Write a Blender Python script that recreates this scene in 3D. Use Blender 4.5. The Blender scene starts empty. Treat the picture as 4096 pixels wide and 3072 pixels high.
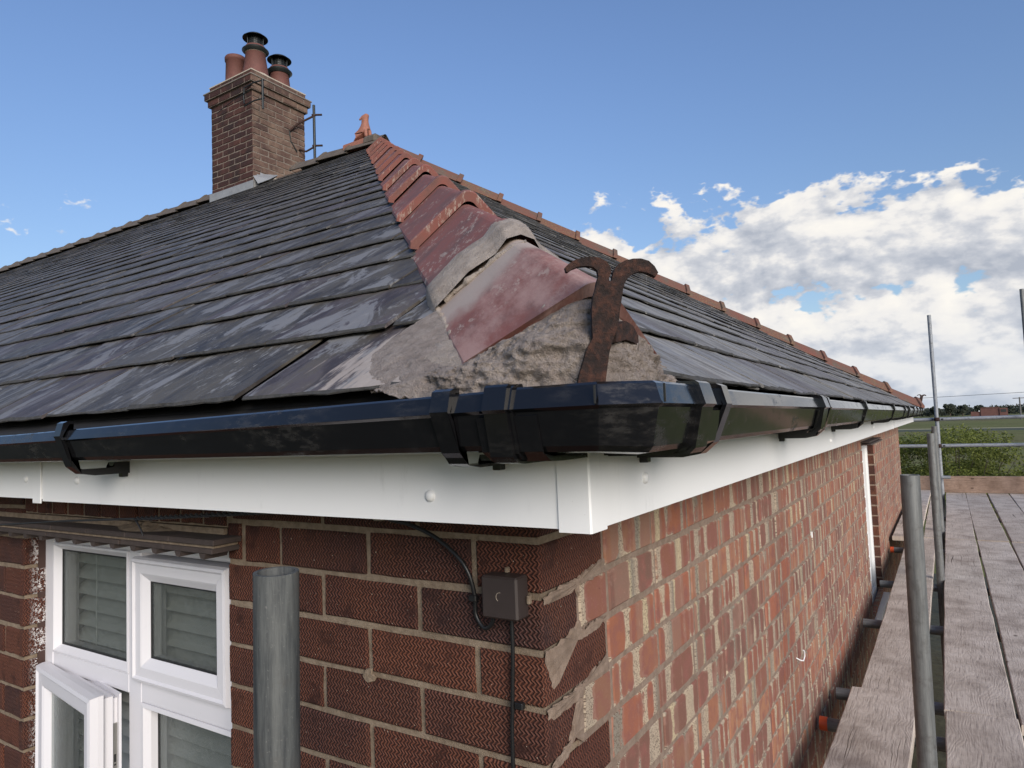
import bpy, bmesh, math, random
from math import sin, cos, pi, radians, sqrt, atan2, tan
from mathutils import Vector, Matrix, noise as mnoise

random.seed(7)
scene = bpy.context.scene
COL = scene.collection

# ------------------------------------------------------------------ camera
CAM = Vector((0.50938, -0.86373, 0.16719))
YAW, PIT, ROL = 0.56394, 0.062952, -0.038075
fwd = Vector((-sin(YAW)*cos(PIT), cos(YAW)*cos(PIT), sin(PIT)))
r0 = Vector((cos(YAW), sin(YAW), 0)); u0 = r0.cross(fwd)
rt = r0*cos(ROL) + u0*sin(ROL); up = u0*cos(ROL) - r0*sin(ROL)
cd = bpy.data.cameras.new('camera'); cam = bpy.data.objects.new('camera', cd); COL.objects.link(cam)
cam.matrix_world = Matrix(((rt.x, up.x, -fwd.x, CAM.x), (rt.y, up.y, -fwd.y, CAM.y), (rt.z, up.z, -fwd.z, CAM.z), (0, 0, 0, 1)))
cd.sensor_width = 36; cd.lens = 2733/4096*36; cd.clip_start = 0.02; cd.clip_end = 8000
scene.camera = cam
scene.render.resolution_x = 1024; scene.render.resolution_y = 768

# ------------------------------------------------------------------ world, sun, exposure
SUN_EL, SUN_AZ = radians(22), radians(128)          # azimuth clockwise from +Y
world = bpy.data.worlds.new('World'); scene.world = world; world.use_nodes = True
sun = bpy.data.lights.new('sun', 'SUN'); sun.energy = 2.6; sun.angle = radians(34); sun.color = (1, 0.915, 0.81)
so = bpy.data.objects.new('sun', sun); COL.objects.link(so)
sd = Vector((sin(SUN_AZ)*cos(SUN_EL), cos(SUN_AZ)*cos(SUN_EL), sin(SUN_EL)))
so.rotation_euler = sd.to_track_quat('Z', 'Y').to_euler(); so.location = sd*60
scene.view_settings.view_transform = 'Standard'; scene.view_settings.look = 'None'
scene.view_settings.gamma = 1; scene.view_settings.use_curve_mapping = False
scene.view_settings.exposure = 0.55
scene.render.engine = 'CYCLES'
scene.cycles.max_bounces = 6; scene.cycles.diffuse_bounces = 3; scene.cycles.glossy_bounces = 3
scene.cycles.transparent_max_bounces = 12


class G:
    """small node-graph builder"""
    def __init__(s, nt):
        s.nt = nt
        for n in list(nt.nodes): nt.nodes.remove(n)
    def n(s, typ, ins=None, out=0, **props):
        nd = s.nt.nodes.new(typ)
        for k, v in props.items(): setattr(nd, k, v)
        for k, v in (ins or {}).items():
            if isinstance(v, bpy.types.NodeSocket): s.nt.links.new(v, nd.inputs[k])
            elif v is not None: nd.inputs[k].default_value = v
        if out is None or not len(nd.outputs): return nd
        return nd.outputs[out]
    def m(s, op, a, b=None, c=None, clamp=False):
        nd = s.nt.nodes.new('ShaderNodeMath'); nd.operation = op; nd.use_clamp = clamp
        for i, v in enumerate((a, b, c)):
            if v is None: continue
            if isinstance(v, bpy.types.NodeSocket): s.nt.links.new(v, nd.inputs[i])
            else: nd.inputs[i].default_value = v
        return nd.outputs[0]
    def mix(s, f, a, b, mode='MIX'):
        nd = s.nt.nodes.new('ShaderNodeMix'); nd.data_type = 'RGBA'; nd.blend_type = mode
        for i, v in ((0, f), (6, a), (7, b)):
            if isinstance(v, bpy.types.NodeSocket): s.nt.links.new(v, nd.inputs[i])
            else: nd.inputs[i].default_value = v if i == 0 else (tuple(v) + (1,))[:4]
        return nd.outputs[2]
    def sm(s, x, a, b, lo=0.0, hi=1.0):
        return s.n('ShaderNodeMapRange', {0: x, 1: a, 2: b, 3: lo, 4: hi}, interpolation_type='SMOOTHSTEP')
    def ramp(s, f, stops, interp='LINEAR'):
        nd = s.nt.nodes.new('ShaderNodeValToRGB'); s.nt.links.new(f, nd.inputs[0]); cr = nd.color_ramp
        cr.interpolation = interp
        while len(cr.elements) < len(stops): cr.elements.new(0.5)
        for e, (p, c) in zip(cr.elements, stops):
            e.position = p; e.color = (tuple(c) + (1,))[:4] if hasattr(c, '__len__') else (c, c, c, 1)
        return nd.outputs[0]
    def vec(s, x, y, z): return s.n('ShaderNodeCombineXYZ', {0: x, 1: y, 2: z})
    def vm(s, op, a, b=None):
        nd = s.nt.nodes.new('ShaderNodeVectorMath'); nd.operation = op
        for i, v in enumerate((a, b)):
            if v is None: continue
            if isinstance(v, bpy.types.NodeSocket): s.nt.links.new(v, nd.inputs[i])
            else: nd.inputs[i].default_value = v
        return nd.outputs['Value'] if op in ('DOT_PRODUCT', 'LENGTH', 'DISTANCE') else nd.outputs[0]
    def noise(s, v, sc=5, det=4, ro=0.55, dist=0, dim='3D', w=None):
        nd = s.nt.nodes.new('ShaderNodeTexNoise'); nd.noise_dimensions = dim
        if v is not None and dim != '1D': s.nt.links.new(v, nd.inputs['Vector'])
        if w is not None: s.nt.links.new(w, nd.inputs['W'])
        nd.inputs['Scale'].default_value = sc; nd.inputs['Detail'].default_value = det
        nd.inputs['Roughness'].default_value = ro; nd.inputs['Distortion'].default_value = dist
        return nd.outputs[0]
    def sep(s, v):
        nd = s.nt.nodes.new('ShaderNodeSeparateXYZ'); s.nt.links.new(v, nd.inputs[0]); return nd.outputs
    def bump(s, h, d, st=1.0, nrm=None):
        return s.n('ShaderNodeBump', {'Height': h, 'Distance': d, 'Strength': st, 'Normal': nrm})
    def rnd(s):
        """one random number for each object and for each loose piece of a joined mesh"""
        a = s.n('ShaderNodeObjectInfo', None, 'Random'); b = s.n('ShaderNodeNewGeometry', None, 'Random Per Island')
        return s.m('FRACT', s.m('ADD', a, s.m('MULTIPLY', b, 7.31)))
    def obj(s): return s.n('ShaderNodeTexCoord', None, 'Object')
    def pos(s): return s.n('ShaderNodeNewGeometry', None, 'Position')
    def out(s, col, rough=0.7, nrm=None, metal=0.0, spec=0.5, **kw):
        ins = {'Base Color': col if isinstance(col, bpy.types.NodeSocket) else (tuple(col)+(1,))[:4], 'Roughness': rough, 'Metallic': metal, 'Specular IOR Level': spec, 'Normal': nrm}
        ins.update(kw)
        b = s.n('ShaderNodeBsdfPrincipled', ins)
        s.n('ShaderNodeOutputMaterial', {0: b}); return b


def newmat(name):
    m = bpy.data.materials.new(name); m.use_nodes = True
    return m, G(m.node_tree)


def build_world():
    g = G(world.node_tree)
    d = g.n('ShaderNodeTexCoord', None, 'Generated')
    sky = g.n('ShaderNodeTexSky', None, sky_type='NISHITA', sun_disc=False, sun_elevation=SUN_EL, sun_rotation=SUN_AZ,
              altitude=50, air_density=1.15, dust_density=0.6, ozone_density=1.6)
    x, y, z = g.sep(d)[:3]
    az = g.m('ARCTAN2', x, y)                     # radians, clockwise from +Y
    p = g.vec(x, y, g.m('MULTIPLY', z, 1.75))
    warp = g.noise(p, 4.0, 3, 0.5)
    n1 = g.noise(p, 6.2, 9, 0.55, 0.1)
    p2 = g.vm('ADD', p, (0.016, -0.004, 0.030))
    n2 = g.noise(p2, 6.2, 9, 0.55, 0.1)
    big = g.noise(p, 3.1, 4, 0.5)
    # the bank of cumulus low in the north, and scattered small clouds all round
    zz = g.m('ADD', z, g.m('MULTIPLY', g.m('SUBTRACT', warp, 0.5), 0.10))
    aa = g.m('ADD', az, g.m('MULTIPLY', g.m('SUBTRACT', warp, 0.5), 0.30))
    top = g.m('ADD', 0.285, g.m('MULTIPLY', g.m('ABSOLUTE', g.m('ADD', az, 0.17)), -0.10))
    bank = g.m('MULTIPLY', g.sm(g.m('SUBTRACT', zz, top), 0.055, -0.075), g.m('MULTIPLY', g.sm(aa, -0.66, -0.43), g.sm(aa, 2.6, 1.6)))
    bank2 = g.m('MULTIPLY', g.m('MULTIPLY', g.sm(zz, 0.22, 0.08), g.m('MULTIPLY', g.sm(az, -3.0, -2.4), g.sm(az, -1.5, -2.0))), 0.7)
    few = g.m('MULTIPLY', g.sm(z, 0.34, 0.26), 0.055)
    cov = g.m('MAXIMUM', g.m('MAXIMUM', g.m('MULTIPLY', bank, 0.525), bank2), few)
    dens = g.m('ADD', g.m('ADD', n1, g.m('MULTIPLY', g.m('SUBTRACT', big, 0.5), 0.70)), cov)
    bil = g.m('ABSOLUTE', g.m('SUBTRACT', g.noise(p, 15, 4, 0.5), 0.5))
    bil2 = g.m('ABSOLUTE', g.m('SUBTRACT', g.noise(p, 38, 3, 0.5), 0.5))
    puff = g.m('ADD', g.m('MULTIPLY', bil, -1.0), g.m('MULTIPLY', bil2, -0.5))
    dens = g.m('ADD', dens, g.m('ADD', puff, g.m('SUBTRACT', 0.11, g.m('MULTIPLY', g.sm(z, 0.30, 0.41), 0.24))))
    spur = g.vm('DOT_PRODUCT', d, Vector((-0.345, 0.900, 0.262)).normalized())
    spur2 = g.vm('DOT_PRODUCT', d, Vector((-0.270, 0.925, 0.262)).normalized())
    dens = g.m('ADD', dens, g.m('MULTIPLY', g.m('MAXIMUM', g.sm(spur, 0.9915, 0.9990), g.sm(spur2, 0.9930, 0.9990)), 0.20))
    mask = g.sm(dens, 0.77, 0.865)
    bilo = g.m('ABSOLUTE', g.m('SUBTRACT', g.noise(p2, 15, 4, 0.5), 0.5))
    lit = g.m('ADD', 0.54, g.m('ADD', g.m('MULTIPLY', g.m('SUBTRACT', n1, n2), 3.8), g.m('MULTIPLY', g.m('SUBTRACT', bilo, bil), 1.6)), clamp=True)
    thick = g.sm(dens, 0.86, 1.30)
    lit = g.m('SUBTRACT', lit, g.m('MULTIPLY', thick, 0.28), clamp=True)
    cc = g.ramp(lit, [(0.0, (0.46, 0.50, 0.58)), (0.34, (0.66, 0.68, 0.73)), (0.60, (0.92, 0.90, 0.88)), (1.0, (1.04, 1.0, 0.93))])
    haze = g.sm(z, 0.16, 0.0)
    cc = g.mix(g.m('MULTIPLY', haze, 0.45), cc, (0.60, 0.68, 0.80))
    tint = g.mix(1.0, sky, g.mix(g.sm(z, 0.08, 0.55), (0.66, 0.70, 0.82), (0.78, 0.85, 1.05)), 'MULTIPLY')
    b1 = g.n('ShaderNodeBackground', {0: tint, 1: 0.110})
    b2 = g.n('ShaderNodeBackground', {0: cc, 1: 0.66})
    # pale haze low over the fields
    mx = g.n('ShaderNodeMixShader', {0: mask, 1: b1, 2: b2})
    g.n('ShaderNodeOutputWorld', {0: mx})
build_world()

# ------------------------------------------------------------------ materials
def m_simple(name, col, rough=0.6, metal=0, var=0.12, sc=30, bump=0.0, spec=0.5):
    m, g = newmat(name); p = g.obj()
    n = g.noise(p, sc, 5)
    c = g.mix(n, tuple(v*(1-var) for v in col), tuple(v*(1+var) for v in col))
    g.out(c, rough, g.bump(n, bump) if bump else None, metal, spec); return m


def m_combed(splash=False, name='dark_combed_brick'):
    """dark wire-combed brick: rows of small chevrons dragged through the clay"""
    m, g = newmat(name); o = g.obj(); r = g.rnd()
    x, y, z = g.sep(o)[:3]
    off = g.m('MULTIPLY', r, 3.7)
    u = g.m('ADD', g.m('ADD', x, y), off); v = g.m('ADD', z, off)
    pv = g.vec(u, 0.0, v)
    wob = g.m('SUBTRACT', g.noise(pv, 28, 3), 0.5)
    w2 = g.m('SUBTRACT', g.noise(pv, 90, 2), 0.5)
    ph = g.m('ADD', g.m('MULTIPLY', u, 132), g.m('MULTIPLY', wob, 1.6))
    zig = g.m('PINGPONG', g.m('MULTIPLY', g.m('ADD', v, g.m('MULTIPLY', w2, 0.005)), 98), 0.55)
    s = g.m('SINE', g.m('MULTIPLY', g.m('ADD', ph, g.m('MULTIPLY', zig, 1.45)), 2*pi))
    worn = g.sm(g.noise(pv, 16, 4, 0.6), 0.30, 0.48)
    h = g.m('MULTIPLY', g.m('ADD', g.m('MULTIPLY', s, 0.5), 0.5), worn)
    grain = g.noise(pv, 420, 3, 0.7)
    base = g.ramp(r, [(0.0, (0.100, 0.040, 0.030)), (0.3, (0.145, 0.050, 0.031)), (0.55, (0.082, 0.036, 0.030)), (0.8, (0.190, 0.066, 0.037)), (1.0, (0.112, 0.043, 0.030))])
    edge = g.sm(g.noise(pv, 9, 3), 0.40, 0.68)
    base = g.mix(g.m('MULTIPLY', edge, 0.55), base, (0.175, 0.062, 0.032))
    dark = g.mix(1.0, base, (0.22, 0.20, 0.22), 'MULTIPLY')
    c = g.mix(h, dark, base)
    c = g.mix(g.m('MULTIPLY', g.sm(grain, 0.60, 0.78), 0.55), c, (0.24, 0.17, 0.12))
    speck = g.sm(g.noise(pv, 230, 1), 0.73, 0.77)
    c = g.mix(speck, c, (0.45, 0.38, 0.30))
    if splash:
        P = g.pos(); w = g.sm(g.noise(P, 160, 4, 0.7), 0.50, 0.56); ps = g.sep(P)
        w = g.m('MULTIPLY', w, g.sm(g.m('ADD', ps[1], g.m('MULTIPLY', g.noise(P, 12, 2), 0.02)), 0.020, 0.048))
        c = g.mix(w, c, (0.62, 0.60, 0.60))
    b = g.bump(h, 0.0022, 0.9); b = g.bump(grain, 0.0006, 0.8, b)
    g.out(c, 0.78, b, spec=0.32); return m


def m_striped():
    """red facing brick with cream and grey bands where it was stacked in the kiln"""
    m, g = newmat('red_striped_brick'); o = g.obj(); r = g.rnd()
    x, y, z = g.sep(o)[:3]
    off = g.m('MULTIPLY', r, 11.3)
    u = g.m('ADD', g.m('ADD', x, y), off)
    pv = g.vec(u, off, z)
    wob = g.m('MULTIPLY', g.m('SUBTRACT', g.noise(pv, 22, 4, 0.65), 0.5), 0.010)
    uu = g.m('ADD', u, wob)
    vv = g.m('FRACT', g.m('DIVIDE', z, 0.0806))
    ed = g.m('MINIMUM', vv, g.m('SUBTRACT', 0.90, vv))
    ed = g.m('MULTIPLY', g.sm(ed, 0.17, 0.02), g.sm(g.noise(pv, 5, 1), 0.46, 0.56))
    s1 = g.noise(None, 17, 1.5, 0.5, dim='1D', w=uu)
    s2 = g.noise(None, 9.0, 1, 0.5, dim='1D', w=g.m('ADD', uu, 40.0))
    fine = g.noise(pv, 260, 4, 0.7)
    sp = g.noise(pv, 400, 2, 0.6)
    red = g.ramp(r, [(0.0, (0.300, 0.108, 0.064)), (0.2, (0.165, 0.082, 0.062)), (0.4, (0.345, 0.165, 0.092)), (0.6, (0.235, 0.090, 0.058)), (0.8, (0.150, 0.085, 0.066)), (1.0, (0.290, 0.108, 0.060))])
    red = g.mix(g.sm(g.noise(pv, 30, 4), 0.38, 0.72), red, (0.22, 0.090, 0.072))
    red = g.mix(g.m('MULTIPLY', g.sm(s2, 0.56, 0.64), 0.55), red, (0.245, 0.150, 0.112))
    cream = g.ramp(s2, [(0.30, (0.46, 0.375, 0.270)), (0.48, (0.400, 0.330, 0.250)), (0.62, (0.225, 0.205, 0.165)), (0.75, (0.50, 0.41, 0.265))])
    cream = g.mix(g.sm(sp, 0.53, 0.60), cream, (0.10, 0.075, 0.055))
    s1 = g.m('ADD', s1, g.m('MULTIPLY', g.m('SUBTRACT', g.noise(pv, 55, 4, 0.65), 0.5), 0.12))
    s1 = g.m('ADD', s1, g.m('MULTIPLY', g.m('SUBTRACT', g.noise(pv, 13, 2, 0.5), 0.5), 0.22))
    s1 = g.m('ADD', s1, g.m('MULTIPLY', ed, 0.10))
    band = g.sm(s1, 0.550, 0.585)
    kiss = g.sm(g.m('ABSOLUTE', g.m('SUBTRACT', s1, 0.535)), 0.03, 0.0)
    c = g.mix(g.m('MULTIPLY', kiss, 0.35), red, (0.34, 0.215, 0.165))
    c = g.mix(g.m('MULTIPLY', band, 0.92), c, cream)
    c = g.mix(g.m('MULTIPLY', g.sm(fine, 0.56, 0.75), 0.30), c, (0.42, 0.31, 0.235))
    pit = g.sm(g.noise(pv, 130, 2, 0.6), 0.26, 0.18)
    c = g.mix(pit, c, (0.05, 0.030, 0.025))
    b = g.bump(g.m('ADD', fine, g.m('MULTIPLY', pit, -1.5)), 0.0007, 0.8)
    g.out(c, 0.85, b, spec=0.3); return m


def m_mortar(name, a, b_, sc=1.0, coarse=0.0012, dark=(0.10, 0.08, 0.065)):
    m, g = newmat(name); p = g.pos()
    n = g.noise(p, 60*sc, 6, 0.7); f = g.noise(p, 480*sc, 3, 0.75); l = g.noise(p, 9*sc, 3)
    c = g.mix(g.sm(n, 0.3, 0.7), a, b_)
    c = g.mix(g.m('MULTIPLY', g.sm(l, 0.5, 0.75), 0.4), c, tuple(v*0.6 for v in a))
    c = g.mix(g.sm(f, 0.66, 0.78), c, tuple(min(1, v*1.5) for v in b_))
    c = g.mix(g.sm(f, 0.36, 0.26), c, dark)
    b = g.bump(n, coarse*2.5, 0.8); b = g.bump(f, coarse, 0.8, b)
    g.out(c, 0.92, b, spec=0.25); return m


def m_slate(name, c0, c1, lich, stain, lich_amt, rough=0.42):
    m, g = newmat(name); o = g.obj(); r = g.rnd(); P = g.pos()
    x, y, z = g.sep(o)[:3]
    off = g.m('MULTIPLY', r, 9.1)
    pv = g.vec(g.m('ADD', x, off), g.m('MULTIPLY', y, 0.16), off)
    st = g.noise(g.vec(g.m('ADD', x, off), g.m('MULTIPLY', y, 0.30), off), 20, 6, 0.66, 0.9)
    st2 = g.noise(pv, 70, 5, 0.65, 0.3)
    pf = g.vec(g.m('ADD', x, off), g.m('MULTIPLY', y, 0.5), off)
    fl = g.noise(pf, 60, 6, 0.72)
    b0 = g.mix(r, c0, c1)
    purple = g.sm(r, 0.78, 0.80)
    b0 = g.mix(g.m('MULTIPLY', purple, 0.6), b0, (0.068, 0.052, 0.062))
    c = g.mix(g.sm(st, 0.42, 0.58), g.mix(1.0, b0, (0.55, 0.52, 0.50), 'MULTIPLY'), b0)
    brown = g.sm(g.noise(pf, 11, 4, 0.6), 0.46, 0.62)
    c = g.mix(g.m('MULTIPLY', brown, 0.62), c, (0.098, 0.086, 0.066))
    scr = g.sm(g.noise(g.vec(g.m('ADD', x, off), g.m('MULTIPLY', y, 0.10), off), 150, 3, 0.6), 0.66, 0.72)
    c = g.mix(g.m('MULTIPLY', scr, 0.55), c, (0.20, 0.205, 0.215))
    c = g.mix(g.m('MULTIPLY', g.sm(st2, 0.58, 0.74), lich_amt), c, lich)
    px, py, pz = g.sep(P)[:3]
    # white lichen flecks in places
    wp = g.sm(g.noise(P, 3.2, 3), 0.46, 0.60)
    c = g.mix(g.m('MULTIPLY', g.m('MULTIPLY', g.sm(fl, 0.56, 0.66), wp), 0.8), c, (0.31, 0.305, 0.29))
    pq = g.vec(g.m('ADD', x, off), g.m('MULTIPLY', y, 0.42), off)
    pale = g.sm(g.noise(pq, 8, 8, 0.70, 1.2), 0.52, 0.57)
    near = g.m('ADD', 0.40, g.m('MULTIPLY', g.sm(g.vm('DISTANCE', P, (-0.35, 0.0, 0.35)), 1.5, 0.3), 0.40))
    c = g.mix(g.m('MULTIPLY', pale, near), c, (0.205, 0.205, 0.210))
    moss = g.m('MULTIPLY', g.sm(g.noise(P, 55, 5, 0.7), 0.60, 0.66), g.sm(g.noise(P, 2.6, 2), 0.50, 0.62))
    c = g.mix(g.m('MULTIPLY', moss, 0.7), c, (0.050, 0.048, 0.036))
    # cement washed down the slates beside the bedded hip end
    dd = g.vm('DISTANCE', P, (-0.10, -0.145, 0.26))
    sn = g.noise(pv, 48, 5, 0.7)
    wash = g.sm(g.m('ADD', g.m('MULTIPLY', dd, 1.0), g.m('MULTIPLY', g.m('SUBTRACT', sn, 0.5), -0.50)), 0.16, 0.09)
    c = g.mix(g.m('MULTIPLY', wash, stain), c, g.mix(fl, (0.26, 0.22, 0.19), (0.46, 0.40, 0.35)))
    ro = g.m('ADD', rough, g.m('MULTIPLY', st, 0.28))
    b = g.bump(st, 0.0022, 0.7); b = g.bump(fl, 0.0011, 0.7, b)
    g.out(c, ro, b, spec=0.26); return m


def m_terracotta(name='red_clay_tile', wash=0.0):
    m, g = newmat(name); o = g.obj(); r = g.rnd(); P = g.pos()
    x, y, z = g.sep(o)[:3]; off = g.m('MULTIPLY', r, 5.3)
    pv = g.vec(g.m('ADD', x, off), g.m('MULTIPLY', y, 0.33), g.m('MULTIPLY', z, 0.33))
    n = g.noise(g.vec(g.m('ADD', x, off), y, z), 14, 5, 0.6)
    st = g.noise(pv, 60, 5, 0.68)
    f = g.noise(P, 420, 3, 0.7)
    c = g.ramp(n, [(0.25, (0.130, 0.078, 0.070)), (0.45, (0.200, 0.088, 0.074)), (0.6, (0.235, 0.086, 0.070)), (0.8, (0.180, 0.108, 0.094))])
    c = g.mix(g.m('MULTIPLY', r, 0.35), c, (0.16, 0.075, 0.062))
    lic = g.m('MULTIPLY', g.sm(g.noise(pv, 85, 6, 0.75), 0.52, 0.60), g.sm(g.noise(g.vec(g.m('ADD', x, off), y, z), 8.5, 2), 0.47, 0.60))
    c = g.mix(g.m('MULTIPLY', lic, 0.75), c, (0.40, 0.33, 0.28))
    if wash:
        c = g.mix(g.m('MULTIPLY', g.sm(g.noise(pv, 20, 6, 0.7), 0.36, 0.66), wash), c, (0.42, 0.27, 0.235))
        c = g.mix(g.m('MULTIPLY', g.sm(g.m('ADD', y, g.m('MULTIPLY', g.noise(pv, 24, 4), 0.12)), 0.235, 0.165), 0.85), c, (0.40, 0.34, 0.295))
    c = g.mix(g.m('MULTIPLY', g.sm(f, 0.6, 0.8), 0.3), c, (0.33, 0.18, 0.15))
    g.out(c, 0.72, g.bump(st, 0.0010, 0.6, g.bump(f, 0.0004, 0.6)), spec=0.3); return m


def m_ridge():
    m, g = newmat('weathered_clay_ridge'); o = g.obj(); P = g.pos(); r = g.rnd()
    n = g.noise(P, 6, 6, 0.65); f = g.noise(P, 60, 4, 0.7)
    c = g.ramp(n, [(0.3, (0.175, 0.070, 0.052)), (0.52, (0.150, 0.078, 0.058)), (0.66, (0.120, 0.092, 0.072)), (0.8, (0.21, 0.17, 0.14))])
    c = g.mix(g.sm(f, 0.55, 0.75), c, (0.16, 0.12, 0.09))
    lic = g.m('MULTIPLY', g.sm(r, 0.55, 0.6), g.sm(f, 0.5, 0.6))
    c = g.mix(g.m('MULTIPLY', lic, 0.28), c, (0.30, 0.22, 0.08))
    g.out(c, 0.85, g.bump(f, 0.003, 0.7), spec=0.25); return m


def m_gutter():
    m, g = newmat('black_gloss_plastic'); P = g.pos()
    n = g.noise(P, 7, 5, 0.6); s = g.noise(g.vm('MULTIPLY', P, (1, 1, 3.0)), 26, 6, 0.7)
    dust = g.m('MULTIPLY', g.sm(n, 0.44, 0.70), g.sm(s, 0.44, 0.66))
    c = g.mix(g.m('MULTIPLY', dust, 0.30), (0.006, 0.006, 0.007), (0.085, 0.078, 0.072))
    ro = g.m('ADD', 0.11, g.m('MULTIPLY', dust, 0.42))
    g.out(c, ro, g.bump(g.noise(P, 9, 2), 0.0012, 0.35), spec=0.55); return m


def m_white(name='white_upvc', c=(0.80, 0.80, 0.80), rough=0.28):
    m, g = newmat(name); P = g.pos()
    n = g.noise(P, 11, 5, 0.6); s = g.noise(g.vm('MULTIPLY', P, (1, 1, 0.25)), 55, 5, 0.7)
    d = g.m('MULTIPLY', g.sm(n, 0.52, 0.72), g.sm(s, 0.5, 0.75))
    col = g.mix(g.m('MULTIPLY', d, 0.42), c, tuple(v*0.66 for v in c))
    scuff = g.sm(g.noise(P, 190, 2), 0.76, 0.80)
    col = g.mix(g.m('MULTIPLY', scuff, 0.5), col, (0.35, 0.33, 0.30))
    g.out(col, g.m('ADD', rough, g.m('MULTIPLY', n, 0.2)), g.bump(n, 0.001, 0.3), spec=0.45); return m


def m_rust():
    m, g = newmat('rusty_iron'); P = g.pos()
    n = g.noise(P, 90, 6, 0.7); f = g.noise(P, 500, 3, 0.7)
    c = g.ramp(n, [(0.32, (0.012, 0.008, 0.007)), (0.48, (0.026, 0.014, 0.011)), (0.60, (0.055, 0.023, 0.015)), (0.75, (0.10, 0.045, 0.028))])
    c = g.mix(g.sm(f, 0.66, 0.8), c, (0.16, 0.075, 0.045))
    g.out(c, 0.82, g.bump(n, 0.0040, 1.0, g.bump(f, 0.0010, 0.9)), spec=0.35); return m


def m_tube(name='galvanised_tube', c0=(0.115, 0.118, 0.118), c1=(0.205, 0.212, 0.210), metal=0.35):
    m, g = newmat(name); o = g.obj(); r = g.rnd()
    x, y, z = g.sep(o)[:3]; off = g.m('MULTIPLY', r, 7.7)
    p = g.vec(g.m('ADD', x, off), y, g.m('MULTIPLY', z, 0.09)); q = g.vec(g.m('ADD', x, off), y, z)
    n = g.noise(p, 80, 6, 0.72); l = g.noise(q, 26, 5, 0.65); f = g.noise(q, 300, 3, 0.7)
    c = g.mix(g.sm(n, 0.3, 0.7), c0, c1)
    c = g.mix(g.m('MULTIPLY', g.sm(l, 0.5, 0.7), 0.55), c, (0.085, 0.080, 0.075))
    c = g.mix(g.m('MULTIPLY', g.sm(f, 0.6, 0.8), 0.5), c, (0.30, 0.29, 0.27))
    g.out(c, 0.58, g.bump(n, 0.0012, 0.5), metal, 0.4); return m


def m_board(name='weathered_scaffold_wood', tint=(1, 1, 1)):
    """weathered scaffold plank: grain runs along local x"""
    m, g = newmat(name); o = g.obj(); r = g.rnd()
    x, y, z = g.sep(o)[:3]; off = g.m('MULTIPLY', r, 23.7)
    xs = g.m('ADD', x, off)
    low = g.noise(g.vec(g.m('MULTIPLY', xs, 1.0), g.m('MULTIPLY', y, 2.6), off), 3.0, 2, 0.5)
    ring = g.m('SINE', g.m('MULTIPLY', g.m('ADD', g.m('MULTIPLY', low, 2.1), g.m('MULTIPLY', y, 6.0)), 2*pi*8.0))
    gr = g.noise(g.vec(g.m('MULTIPLY', xs, 0.05), y, off), 190, 5, 0.7)
    saw = g.noise(g.vec(xs, g.m('MULTIPLY', y, 0.12), off), 240, 3, 0.7)
    blot = g.noise(g.vec(xs, y, off), 6.0, 5, 0.62)
    c = g.ramp(blot, [(0.30, (0.330, 0.275, 0.230)), (0.5, (0.510, 0.440, 0.375)), (0.68, (0.640, 0.565, 0.490))])
    c = g.mix(g.m('MULTIPLY', r, 0.30), c, (0.28, 0.215, 0.165))
    c = g.mix(g.m('MULTIPLY', g.sm(ring, 0.45, 0.95), 0.13), c, (0.20, 0.16, 0.14))
    c = g.mix(g.m('MULTIPLY', g.sm(gr, 0.50, 0.68), 0.60), c, (0.155, 0.125, 0.108))
    c = g.mix(g.m('MULTIPLY', g.sm(saw, 0.6, 0.8), 0.22), c, (0.46, 0.41, 0.385))
    # cracks along the grain
    yw = g.m('ADD', y, g.m('MULTIPLY', g.noise(g.vec(xs, 0.0, off), 3.0, 4, 0.55), 0.03))
    cn_ = g.noise(g.vec(g.m('MULTIPLY', xs, 0.02), yw, off), 16.0, 1, 0.5)
    crack = g.m('MULTIPLY', g.sm(g.m('ABSOLUTE', g.m('SUBTRACT', cn_, 0.5)), 0.006, 0.002), g.sm(g.noise(g.vec(xs, y, off), 1.6, 2), 0.56, 0.62))
    c = g.mix(g.m('MULTIPLY', crack, 0.8), c, (0.07, 0.055, 0.045))
    # knots
    kn = g.n('ShaderNodeTexVoronoi', {'Vector': g.vec(g.m('MULTIPLY', xs, 0.55), y, off), 'Scale': 5.5, 'Randomness': 1.0}, 0)
    knot = g.sm(kn, 0.085, 0.05)
    c = g.mix(g.m('MULTIPLY', knot, 0.75), c, (0.085, 0.058, 0.045))
    splash = g.sm(g.noise(g.vec(xs, y, off), 46, 3, 0.6), 0.70, 0.74)
    c = g.mix(g.m('MULTIPLY', splash, 0.6), c, (0.60, 0.57, 0.54))
    c = g.mix(1.0, c, tint, 'MULTIPLY')
    h = g.m('ADD', g.m('ADD', g.m('MULTIPLY', gr, -1.0), g.m('MULTIPLY', crack, -2.5)), g.m('MULTIPLY', ring, -0.10))
    g.out(c, 0.86, g.bump(h, 0.0022, 0.8), spec=0.25); return m


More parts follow.
